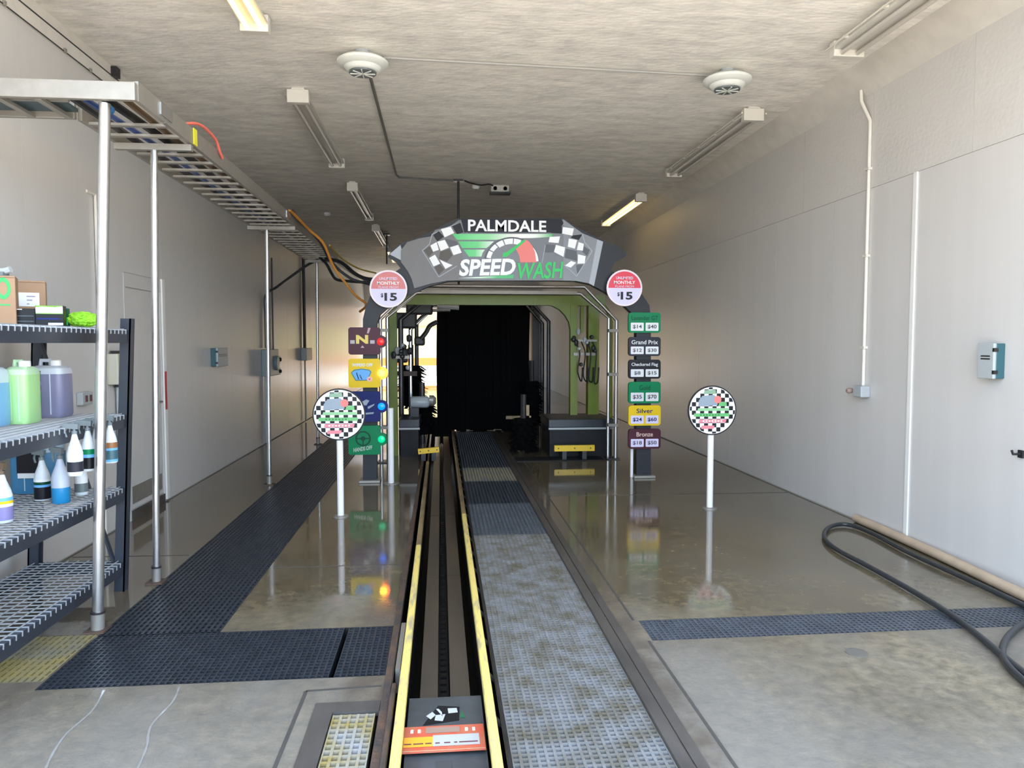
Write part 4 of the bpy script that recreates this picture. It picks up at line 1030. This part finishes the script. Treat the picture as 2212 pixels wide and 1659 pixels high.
# ================================================================== WASH FRAMES BEHIND
def pipe_arch(label, y, xl, xr, ztop, ch, off, r, m_, zb=0.0):
    t = thing('pipe_arch', label, 'frame', ((xl + xr) / 2, y, 0))
    for k, (o, yy) in enumerate(((0, y), (off, y + .10))):
        MB().tube([(xl + o, yy, zb), (xl + o, yy, ztop - ch + o * .4), (xl + ch + o * .4, yy, ztop - o), (xr - ch - o * .4, yy, ztop - o), (xr - o, yy, ztop - ch + o * .4), (xr - o, yy, zb)], r, 10).build('pipe', m_, t, smooth=False)
    for x in (xl + off / 2, xr - off / 2):
        for z in (0.45, 1.15, 1.75):
            MB().box(x - off * .8, x + off * .8, y - .03, y + .11, z, z + .04).build('clamp', M_alu, t)
        MB().box(x - .09, x + .09, y - .08, y + .14, 0, 0.015).build('foot', M_darksteel, t)
    MB().box(xl + ch + .1, xr - ch - .1, y - .01, y + .11, ztop - .10, ztop - .055).build('spray_bar', M_alu, t)
    return t
pipe_arch('stainless double pipe frame standing just behind the lettered arch', 10.0, -0.80, 2.40, 2.36, 0.45, 0.085, 0.025, mat('dull pipe steel', (0.42, 0.395, 0.37), 0.32, 0.9))
ga = thing('lime_wash_arch', 'lime green wash frame behind the stainless pipes', 'frame', (0.8, 10.6, 0))
MB().box(-0.73, 2.36, 10.55, 10.68, 2.14, 2.29).build('top_beam', M_green, ga)
MB().prism([(1.86, 1.80), (1.86, 2.15), (1.50, 2.15), (1.60, 2.13), (1.70, 2.08), (1.78, 2.0), (1.84, 1.90)], 10.56, 10.67).build('corner_gusset', M_green, ga)
MB().box(-0.73, -0.615, 10.55, 10.68, 0, 2.14).build('column', M_green, ga)
MB().box(1.86, 1.965, 10.55, 10.66, 0.56, 2.14).build('column', M_green, ga)
MB().box(2.13, 2.29, 10.60, 10.76, 0.56, 2.14).build('column', M_green, ga)
MB().box(2.02, 2.07, 10.62, 10.68, 1.75, 2.14).build('inner_bar', M_green, ga)
MB().tube([(2.30, 10.6, 2.22), (2.42, 10.6, 2.05), (2.46, 10.6, 1.9), (2.46, 10.6, 0.0)], 0.03, 10).build('side_leg', M_green, ga)
# nozzle cluster on the green frame
nz = thing('nozzle_cluster', 'cluster of dark valves and hoses between the green columns', 'valves', (2.05, 10.5, 1.4))
random.seed(3)
for k in range(12):
    a, z = random.uniform(1.88, 2.26), random.uniform(1.28, 1.72)
    MB().lathe([(0.018, 0), (0.028, .03), (0.028, .07), (.016, .09)], (a, 10.54 - random.uniform(0, .05), z), 8, 'Z' if k % 2 else 'Y').build('valve', M_black if k % 3 else M_greyplastic, nz)
for k in range(4):
    x = 1.93 + k * .08
    MB().tube([(x, 10.52, 1.62), (x + .05, 10.47, 1.45), (x + .02, 10.46, 1.2 - .05 * k), (x + .08, 10.49, 1.05), (x + .10, 10.52, 1.25)], 0.010, 6, 5).build('hose', M_rubber, nz, smooth=True)
MB().box(1.90, 2.24, 10.51, 10.54, 1.42, 1.46).build('manifold', M_alu, nz)
MB().box(1.90, 2.24, 10.51, 10.54, 1.62, 1.65).build('manifold', M_alu, nz)
n2 = thing('nozzle_cluster', 'cluster of dark valves on the green column beside the N sign', 'valves', (-0.6, 10.5, 1.4))
for k in range(9):
    MB().lathe([(0.025, 0), (0.035, .03), (0.035, .08), (.016, .10)], (random.uniform(-.72, -.42), 10.5 - random.uniform(0, .05), random.uniform(1.2, 1.62)), 8, 'Z' if k % 2 else 'Y').build('valve', M_black if k % 3 else M_greyplastic, n2)
MB().box(-0.70, -0.44, 10.49, 10.55, 1.38, 1.42).build('manifold', M_alu, n2)
# base boxes with yellow bumpers and wheel brushes
def base_unit(label, x0, x1, y0, y1, bump, bz, bx0, bx1):
    t = thing('base_unit', label, 'machine', ((x0 + x1) / 2, y0, 0))
    MB().bevbox(x0, x1, y0, y1, 0.41, 0.53, 0.01).build('top_cover', mat('navy black cover', (0.010, 0.014, 0.022), 0.35), t)
    MB().box(x0 + .02, x1 - .02, y0 + .03, y1 - .02, 0.0, 0.41).build('skirt', M_rubber, t)
    MB().box(x0, x1, y0 - .02, y0 + .03, 0.385, 0.412).build('lip', M_greyplastic, t)
    return t
base_unit('black low machine housing below the green columns', 1.50, 2.43, 10.25, 11.1, 1, 0, 0, 0)
base_unit('black low machine housing on the sign post side of the conveyor', -0.59, -0.30, 10.45, 11.2, 1, 0, 0, 0)
def bumper(label, x0, x1, y, z0, z1, rise):
    t = thing('yellow_bumper', label, 'bumper', ((x0 + x1) / 2, y, z0))
    MB().beam((x0, y, (z0 + z1) / 2), (x1, y, (z0 + z1) / 2 + rise), 0.06, z1 - z0).build('bar', mat('machine yellow', (0.80, 0.52, 0.02), 0.35), t)
    for k in (0.1, 0.5, .9):
        MB().lathe([(0.010, 0), (0.008, .006)], (x0 + (x1 - x0) * k, y - .032, (z0 + z1) / 2 + rise * k), 8, 'Y').build('bolt', M_darksteel, t)
    for k in (.25, .75):
        MB().box(x0 + (x1 - x0) * k - .03, x0 + (x1 - x0) * k + .03, y - .02, y + .25, 0.012, z0 + .02).build('stay', M_black, t)
bumper('wide yellow bumper bar on the low machine below the green columns', 1.535, 2.09, 9.95, 0.125, 0.205, 0.0)
bumper('short tilted yellow bumper bar beside the conveyor', -0.31, -0.03, 10.0, 0.105, 0.175, 0.025)
def brush(label, x, y, z0, z1, r, seed, axis='Z', n=240):
    t = thing('wash_brush', label, 'brush', (x, y, z0))
    rnd = random.Random(seed)
    if axis == 'Z':
        MB().tube([(x, y, 0.0), (x, y, z1 + .35)], 0.045, 10).build('shaft', M_darksteel, t)
    else:
        MB().tube([(x + z0 - .12, y, r + .1), (x + z1 + .12, y, r + .1)], 0.04, 10).build('shaft', M_darksteel, t)
    b = MB()
    for k in range(n):
        a = rnd.uniform(0, 2 * PI); h = rnd.uniform(z0, z1); rr = r * rnd.uniform(.75, 1.0); w = 0.03
        ca, sa = math.cos(a), math.sin(a); dr = rnd.uniform(-.06, .0)
        P = [(0.03 * ca, 0.03 * sa, 0), (rr * .6 * ca, rr * .6 * sa, 0.02), (rr * ca, rr * sa, dr)]
        vs = []
        for (u, v, q_) in P:
            for s in (-w, w):
                tx, ty = -sa * s, ca * s
                vs.append((x + u + tx, y + v + ty, h + q_) if axis == 'Z' else (x + h + q_, y + u + tx, r + .1 + v + ty))
        b.add(vs, [(0, 1, 3, 2), (2, 3, 5, 4)])
    b.build('bristles', M_cloth, t, kind='stuff')
    core = MB()
    if axis == 'Z': core.lathe([(r * .55, z0), (r * .62, (z0 + z1) / 2), (r * .5, z1)], (x, y, 0), 14)
    else: core.lathe([(r * .6, z0), (r * .6, z1)], (x, y, r + .1), 14, 'X')
    core.build('core', M_cloth, t)
    return t
brush('tall black wrap brush beside the conveyor left of the curtain', -0.50, 12.55, 0.55, 1.22, 0.30, 1)
brush('low black wheel brush behind the short yellow bumper', -0.30, 11.88, 0.15, 0.62, 0.28, 2)
brush('black wheel brush behind the wide yellow bumper', 1.20, 10.75, 0.05, 0.50, 0.24, 3)
brush('black side brush standing against the curtain near the hose wall', 1.55, 12.6, 0.2, 0.95, 0.22, 4)
# dark second frame with the black cloth curtain
df = thing('curtain_gantry', 'dark steel frame holding the black curtain deep in the tunnel', 'frame', (0.75, 13.1, 0))
for pts in ([(-0.52, 13.0, 0), (-0.52, 13.0, 2.0), (-0.18, 13.0, 2.36), (1.55, 13.0, 2.36), (1.90, 13.0, 1.98), (1.90, 13.0, 0)],
            [(-0.42, 13.1, 0), (-0.42, 13.1, 1.96), (-0.12, 13.1, 2.28), (1.50, 13.1, 2.28), (1.80, 13.1, 1.95), (1.80, 13.1, 0)]):
    MB().tube(pts, 0.035, 10).build('pipe', M_darksteel, df)
MB().box(1.66, 1.78, 13.3, 13.9, 0.0, 2.2).build('side_post', M_black, df)
MB().box(-0.12, 1.62, 13.15, 13.25, 2.32, 2.46).build('top_beam', M_black, df)
MB().box(-0.12, 1.62, 13.85, 13.95, 2.32, 2.46).build('top_beam', M_black, df)
MB().box(1.60, 1.72, 13.15, 13.95, 2.2, 2.46).build('top_beam', M_black, df)
cu = thing('black_curtain', 'black hanging cloth curtain that fills the middle of the tunnel', 'curtain', (0.75, 13.3, 2.3))
rnd = random.Random(5)
for row, yb in enumerate((13.22, 13.40, 13.58, 13.78)):
    n = 20
    for k in range(n):
        x0 = -0.06 + 1.64 * k / n; w = 1.64 / n * 1.22; yy = yb + rnd.uniform(-.03, .03)
        zb = 0.012 + rnd.uniform(0, .05); sw = rnd.uniform(-.02, .02)
        b = MB(); N = 6; vs = []
        for i in range(N + 1):
            u = i / N; z = 2.318 - (2.318 - zb) * u
            dx = sw * math.sin(u * 3); dy = .03 * math.sin(u * 5 + k)
            vs += [(x0 + dx, yy + dy, z), (x0 + w + dx, yy + dy + .012, z), (x0 + w + dx, yy + dy + .02, z), (x0 + dx, yy + dy + .008, z)]
        fs = []
        for i in range(N):
            for c_ in range(4):
                fs.append((i * 4 + c_, i * 4 + (c_ + 1) % 4, i * 4 + 4 + (c_ + 1) % 4, i * 4 + 4 + c_))
        fs += [(0, 1, 2, 3), (N * 4 + 3, N * 4 + 2, N * 4 + 1, N * 4)]
        b.add(vs, fs); b.build('cloth_strip', M_cloth, cu)
# dark machinery silhouettes on the signal side
mf = thing('dark_pipe_rack', 'dark post rack with slanted brace in front of the sunlit exit', 'rack', (-0.6, 11.4, 0))
MB().tube([(-0.60, 11.3, 0), (-0.60, 11.3, 1.95), (-0.22, 11.3, 2.28), (0.2, 11.3, 2.30)], 0.04, 10).build('outer_pipe', M_darksteel, mf)
MB().tube([(-0.46, 11.4, 0), (-0.46, 11.4, 1.80), (-0.15, 11.4, 2.10), (0.15, 11.4, 2.10)], 0.028, 10).build('inner_pipe', M_steel, mf)
MB().tube([(-0.05, 11.35, 2.17), (0.28, 11.35, 2.15)], 0.05, 12).build('roller', M_greyplastic, mf)
for (x0, x1, z0, z1) in ((-.68, -.36, 1.82, 2.06), (-.52, -.12, 2.03, 2.22), (-.40, -.24, 1.56, 1.70), (-.72, -.50, 1.30, 1.52)):
    MB().bevbox(x0, x1, 11.32, 11.5, z0, z1, .03).build('valve_block', M_black, mf)
MB().tube([(-.30, 11.3, 1.66), (-.22, 11.3, 1.76), (-.16, 11.3, 1.86), (-.05, 11.3, 1.92)], 0.035, 8, 4).build('hose', M_black, mf)
MB().box(-0.72, -0.36, 11.35, 11.45, 1.10, 1.17).build('cross_bar', M_rust, mf)
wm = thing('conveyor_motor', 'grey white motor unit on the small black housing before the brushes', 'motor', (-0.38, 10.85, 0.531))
MB().lathe([(0.07, 0), (0.085, .03), (0.085, .24), (.06, .27)], (-0.44, 10.85, 0.74), 16, 'X').build('motor', mat('pale motor', (0.42, 0.47, 0.50), 0.3), wm, smooth=True)  # pale casing stands in for white wet reflections among the dark machinery
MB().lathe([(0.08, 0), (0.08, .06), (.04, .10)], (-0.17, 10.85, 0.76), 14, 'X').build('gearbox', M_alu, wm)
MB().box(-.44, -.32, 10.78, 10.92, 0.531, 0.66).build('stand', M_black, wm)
lb = thing('low_bracket', 'tan steel bracket stand beside the walkway grating near the curtain', 'bracket', (1.25, 11.6, 0))
MB().box(1.02, 1.42, 11.6, 11.66, 0.40, 0.45).build('top_bar', M_yelbr, lb)
MB().box(1.20, 1.25, 11.6, 11.66, 0.0, 0.40).build('leg', M_yelbr, lb)
MB().box(1.34, 1.39, 11.6, 11.66, 0.0, 0.62).build('leg', M_yelbr, lb)
# black mats each side of the walkway at the frames
tag(MB().bevbox(1.02, 2.22, 9.86, 10.20, 0.0, 0.012, .004).build('rubber_mat', M_rubber, None, (1.7, 10, 0)), 'black rubber mat under the wide yellow bumper', 'mat')
# ================================================================== STORAGE RACK AND STOCK
def L(x, y, z): return (x + 0.050 * z - 0.0, y, z)     # the rack leans a little towards the lane
class RB(MB):
    def build(s, *a, **k):
        s.v = [Vector((v.x + 0.050 * v.z, v.y, v.z)) for v in s.v]; return MB.build(s, *a, **k)
RX0, RX1, RY0, RY1 = -2.60, -2.07, 3.10, 4.94
rack = thing('storage_rack', 'charcoal steel storage rack with wire decks against the door side wall', 'shelf', ((RX0 + RX1) / 2, RY0, 0))
for x in (RX0, RX1):
    for y in (RY0, RY1):
        MB_ = RB(); MB_.box(x - .032, x + .032, y - .030, y - .020, 0, 1.755); MB_.box(x - .032 if x < -2.3 else x + .022, x - .022 if x < -2.3 else x + .032, y - .030, y + .030, 0, 1.755)
        MB_.box(x - .032, x + .032, y + .020, y + .030, 0, 1.755)
        MB_.build('post', M_shelf, rack)
LEV = (0.192, 0.672, 1.142, 1.678)
for z in LEV:
    for x in (RX0, RX1):
        RB().box(x - .02, x + .02, RY0 + .03, RY1 - .03, z - .078, z).build('long_beam', M_shelf, rack)
    for y in (RY0, RY1):
        RB().box(RX0 + .03, RX1 - .03, y - .018, y + .018, z - .078, z).build('end_beam', M_shelf, rack)
    b = RB()
    n = 34
    for k in range(n + 1):
        y = RY0 + .02 + (RY1 - RY0 - .04) * k / n
        b.box(RX0 - .02, RX1 + .022, y - .0022, y + .0022, z + .001, z + .0066)
        b.box(RX1 + .018, RX1 + .0235, y - .0028, y + .0028, z - .022, z + .0066)
    for k in range(9):
        x = RX0 + .01 + (RX1 - RX0 - .02) * k / 8
        b.box(x - .0022, x + .0022, RY0, RY1, z + .007, z + .0126)
    b.build('wire_deck', M_wire, rack, kind='stuff')
for (za, zb) in ((1.62, 0.12),):
    RB().beam((RX0 + .02, RY1 - .034, za), (RX1 - .01, RY1 - .034, zb), 0.012, 0.035, (0, 1, 0)).build('end_brace', M_shelf, rack)

def carton(label, x0, x1, y, d, z0, z1, yaw):
    """front face x0..x1 at depth y, then the whole carton is turned by yaw about its front centre"""
    t = thing('cardboard_box', label, 'box', ((x0 + x1) / 2, y, z0))
    MB().bevbox(x0, x1, y, y + d, z0, z1, .004).build('carton', M_card, t)
    xm = (x0 + x1) / 2
    MB().box(xm - .025, xm + .025, y + .004, y + d - .004, z1, z1 + .001).build('tape', mat('packing tape', (0.45, 0.33, 0.2), 0.3), t)
    MB().box(x0 + .002, x1 - .002, y - .001, y, z1 - .012, z1 - .008).build('flap_seam', mat('seam brown', (0.2, 0.12, 0.07), 0.8), t)
    t.rotation_euler.z = yaw
    return t
ZT = 1.692
yA = 4.20
xa = W(27, 650, yA).x
zA = W(10, 594, yA).z
cA = carton('cardboard box with a green ring print on the top shelf', xa - 0.26, xa, yA, .18, ZT, zA, 0.42)
cx_, cz_ = xa - .055, W(2, 622, yA).z
rg = MB(); o, i_ = disc_poly(cx_, cz_, .034, 24, rz=.058), disc_poly(cx_, cz_, .019, 24, rz=.036)
rg.add([(x, yA - .002, z) for x, z in o] + [(x, yA - .002, z) for x, z in i_], [(k, (k + 1) % 24, 24 + (k + 1) % 24, 24 + k) for k in range(24)])
M_cg = mat('carton green print', (0.04, 0.40, 0.10), 0.6)
rg.build('ring_print', M_cg, cA)
MB().box(cx_ - .06, cx_ + .030, yA - .0015, yA, cz_ - .092, cz_ - .084).build('line_print', M_cg, cA)
gr = thing('sprayer_wand', 'loose grey sprayer head lying on the ring printed box', 'sprayer', (xa - .08, yA + .1, zA))
MB().tube([(xa - .13, yA + .05, zA + .022), (xa - .07, yA + .06, zA + .026), (xa - .035, yA + .06, zA + .036)], .018, 8, 3).build('body', M_greyplastic, gr, smooth=True)
MB().box(xa - .12, xa - .06, yA + .03, yA + .09, zA + .001, zA + .02).build('cap', M_trig, gr)
yB = 4.62
xb0, xb1 = W(26, 640, yB).x, W(95, 640, yB).x
cB = carton('plain cardboard box with a white label on the top shelf', xb0, xb1, yB, .12, ZT, W(60, 606, yB).z, 0.42)
p0, p1 = W(42, 632, yB), W(83, 662, yB)
lb_ = MB().box(p0.x, p1.x, yB - .002, yB, p1.z, p0.z).build('label', pfield, cB)
for k in range(3):
    z = p0.z - .025 - k * .022
    MB().box(p0.x + .04, p1.x - .02 - .015 * k, yB - .003, yB, z, z + .006).build('label_line', mat('print mauve', (0.3, 0.22, 0.4), 0.5), lb_)
def product(label, a, c_, top, y, dep, m_, bands, yaw):
    P, Q = W(a, top, y), W(c_, top, y)
    t = thing('product_box', label, 'box', ((P.x + Q.x) / 2, y, ZT), 'small product boxes on the top shelf')
    z0 = ZT; z1 = P.z; h = z1 - z0
    MB().bevbox(P.x, Q.x, y, y + dep, z0, z1, .003).build('carton', m_, t)
    for (u0, u1, v0, v1, mm) in bands:
        MB().box(P.x + (Q.x - P.x) * u0, P.x + (Q.x - P.x) * u1, y - .001, y, z0 + h * v0, z0 + h * v1).build('print_band', mm, t)
    t.rotation_euler.z = yaw
    return t
product('small black product box beside the ring printed box', 34, 74, 666, 4.30, .05, M_pblack, ((.1, .9, .55, .60, M_pgrey), (.1, .9, .25, .3, M_pgrey), (.05, .35, .92, .97, M_pwhite)), 0.30)
product('black product box with white and lime stripe', 78, 134, 660, 4.28, .07, M_sblack, ((.02, .98, .62, .97, M_pwhite), (.02, .98, .92, .99, M_lime), (.02, .98, .60, .66, M_lime), (.45, .98, .05, .16, M_pwhite), (.05, .85, .32, .40, M_snavy)), 0.24)
product('small dark green striped box next to the lime sponge', 134, 146, 666, 4.45, .04, M_sdkgreen, ((.1, .5, .4, .9, M_lime), (.55, .9, .1, .5, M_pgreen)), 0.2)
pS = W(178, 690, 4.5)
sp = thing('lime_sponge', 'lime green fluffy wash mitt on the top shelf', 'mitt', (pS.x, 4.5, ZT))
bm = bmesh.new(); bmesh.ops.create_icosphere(bm, subdivisions=4, radius=1)
rnd = random.Random(9)
for v in bm.verts:
    k = 1 + .10 * math.sin(v.co.x * 17 + 3 * v.co.z) * math.sin(v.co.y * 13) + rnd.uniform(-.05, .05)
    v.co = Vector((pS.x + v.co.x * k * .085, 4.5 + v.co.y * k * .07, ZT + .043 + max(-1, v.co.z * k * 1.05) * .043))
MB().frombm(bm).build('pile', M_lime, sp, smooth=True)
MB().tube([(pS.x - .085, 4.5, ZT + .02), (pS.x - .10, 4.47, ZT + .015)], .012, 8).build('cuff', mat('dark lime', (.12, .35, .02), .8), sp)

def jug(label, x, y, z, w, d, h, liquid, upper, fill, lab=None):
    t = thing('chemical_jug', label, 'jug', (x, y, z), None)
    k = 1.0
    zf = z + h * fill
    MB().lathe([(w * .46, z), (w * .5, z + .015), (w * .5, zf)], (x, y, 0), 28, sy=d / w, power=5).build('liquid_body', liquid, t, smooth=True)
    MB().lathe([(w * .5, zf), (w * .5, z + h * .88), (w * .47, z + h * .95), (w * .34, z + h)], (x, y, 0), 28, sy=d / w, power=5).build('upper_body', upper, t, smooth=True)
    MB().lathe([(.030, z + h), (.030, z + h + .028), (.026, z + h + .032)], (x + w * .18, y - d * .1, 0), 16).build('cap', M_whitep, t)
    MB().tube([(x - w * .30, y, z + h * .985), (x - w * .28, y, z + h + .03), (x - w * .02, y, z + h + .03), (x + .0, y, z + h * .985)], .013, 8).build('handle', upper, t)
    for s in (-1, 1):
        MB().box(x + s * w * .17 - .003, x + s * w * .17 + .003, y - d * .5 - .002, y - d * .48, z + .02, z + h * .85).build('mould_rib', upper, t)
    if lab:
        lab(t, x, y, z)
    return t
Z2 = 1.155
m_milk = mat('milky clear plastic', (0.58, 0.63, 0.70), 0.3)
jug('jug of pale green fluid on the second shelf', W(50, 850, 4.36).x, 4.36, Z2, 0.125, 0.17, .315, mat('pale green fluid', (0.40, 0.70, 0.30), 0.3), mat('pale green plastic', (0.52, 0.76, 0.48), 0.3), .86)
def lab_p(t, x, y, z):
    for k, (m_, hh) in enumerate(((M_sdkgreen, .06), (M_smaroon, .03), (M_sgreen, .07))):
        z0 = z + .22 - .055 * k - (0.03 if k == 2 else 0)
        MB().box(x - .060, x - .018, y - .087, y - .084, z0, z0 + hh).build('label', m_, t)
jug('jug of purple grey fluid on the second shelf', W(112, 850, 4.72).x, 4.72, Z2, 0.195, 0.17, .31, mat('purple grey fluid', (0.22, 0.22, 0.34), 0.3), m_milk, .84, lab_p)
jug('jug of light blue fluid at the picture edge on the second shelf', W(-22, 850, 4.20).x, 4.20, Z2, 0.15, 0.14, .315, mat('light blue fluid', (0.20, 0.45, 0.70), 0.3), mat('bluish plastic', (0.55, 0.68, 0.74), 0.3), .74)
Z3 = 0.685
def lab_b(t, x, y, z):
    MB().box(x - .085, x + .06, y - .078, y - .074, z + .13, z + .29).build('label', M_sblack, t)
    MB().box(x - .075, x - .055, y - .080, y - .074, z + .24, z + .27).build('label_spot', pfield, t)
    MB().box(x - .08, x + .05, y - .080, y - .074, z + .10, z + .13).build('label_foot', pfield, t)
jug('wide jug of deep blue fluid behind the spray bottles', W(84, 1030, 4.77).x, 4.77, Z3, 0.29, 0.13, .36, mat('deep blue fluid', (0.05, 0.20, 0.36), 0.25), mat('pale blue plastic', (0.40, 0.54, 0.66), 0.3), .70, lab_b)

def bottle(label, x, y, z, h, r, bands, trigger=None, liquid=None, yaw=0.0, group=None, body=None):
    t = thing('spray_bottle', label, 'bottle', (x, y, z), group)
    hb = h * .78
    body = body or M_bottle
    z1 = z + (h * .28 if liquid else 0)
    if liquid:
        MB().lathe([(r * .92, z), (r, z + .006), (r, z1)], (x, y, 0), 20).build('liquid', liquid, t, smooth=True)
        MB().lathe([(r, z1), (r, z + hb * .55), (r * .88, z + hb * .66), (r * .48, z + hb * .86), (r * .30, z + hb)], (x, y, 0), 20).build('bottle_body', body, t, smooth=True)
    else:
        MB().lathe([(r * .92, z), (r, z + .006), (r, z + hb * .55), (r * .88, z + hb * .66), (r * .48, z + hb * .86), (r * .30, z + hb)], (x, y, 0), 20).build('bottle_body', body, t, smooth=True)
    for (v0, v1, m_) in bands:
        MB().lathe([(r + .0008, z + hb * v0), (r + .0008, z + hb * v1)], (x, y, 0), 20).build('label', m_, t, smooth=True)
    tm = trigger or M_trig
    zt = z + hb
    MB().lathe([(r * .36, zt), (r * .36, zt + h * .06)], (x, y, 0), 14).build('collar', tm, t)
    c_, s_ = math.cos(yaw), math.sin(yaw)
    def R(a, b_, cc): return (x + a * c_ - b_ * s_, y + a * s_ + b_ * c_, cc)
    hd = MB().beam(R(-.022, 0, zt + h * .14), R(.055, 0, zt + h * .16), .020, h * .10).build('sprayer_head', tm, t)
    MB().tube([R(.055, 0, zt + h * .16), R(.068, 0, zt + h * .16)], .009, 8).build('nozzle', tm, hd)
    MB().tube([R(.038, 0, zt + h * .12), R(.048, 0, zt + h * .04), R(.040, 0, zt - h * .06)], .006, 6, 3).build('trigger', tm, hd)
    MB().lathe([(r * .20, zt + h * .06), (r * .20, zt + h * .10)], (x, y, 0), 10).build('neck', tm, t)
    return t
dark = M_sblack; pur = mat('label violet', (0.22, 0.20, 0.42), 0.4)
bottle('spray bottle with violet label and brown trigger at the picture edge', -2.235, 3.98, Z3, .315, .046, ((.06, .34, pur), (.34, .40, M_pwhite), (.40, .46, M_sgold), (.46, .53, M_sky)), mat('brown trigger', (0.13, 0.09, 0.06), 0.5), yaw=2.9)
bottle('spray bottle with dark label in front of the deep blue jug', -2.32, 4.53, Z3, .30, .043, ((.04, .34, dark), (.34, .40, M_sky), (.40, .47, M_sdkgreen), (.47, .53, M_pwhite)), yaw=2.9)
bottle('clear spray bottle a third full of bright blue fluid', -2.175, 4.44, Z3, .325, .048, (), liquid=M_bluel, yaw=2.8, body=mat('clear bottle', (0.50, 0.56, 0.68), 0.25))
bottle('spray bottle with small white and slate label beside the blue one', -2.165, 4.66, Z3, .26, .036, ((.10, .36, mat('label slate', (0.12, 0.16, 0.17), 0.4)), (.36, .54, pfield)), yaw=2.6)
# bottles hanging by their triggers from the rack's front beam
hx = -1.950
for (px_, y, lab, bands) in ((161, 4.30, 'spray bottle hanging nearest on the second shelf beam', ((.10, .34, M_scharcoal), (.36, .56, pfield))),
                             (190, 4.45, 'spray bottle with blue and green label hanging second on the beam', ((.06, .34, M_sblack), (.34, .42, M_sky), (.42, .55, M_sgreen))),
                             (208, 4.585, 'spray bottle with lime label hanging behind the steel pole', ((.06, .40, M_lime), (.40, .5, M_pwhite))),
                             (238, 4.735, 'spray bottle with orange and teal label hanging past the steel pole', ((.04, .10, M_sky), (.10, .34, mat('label teal', (0.05, 0.13, 0.16), 0.4)), (.34, .40, M_sky), (.40, .55, mat('label rust', (0.30, 0.13, 0.05), 0.4))))):
    d_ = ray(px_, 950)
    bottle(lab, hx, hx * d_.y / d_.x, Z2 - .262, .285, .038, bands, yaw=PI)
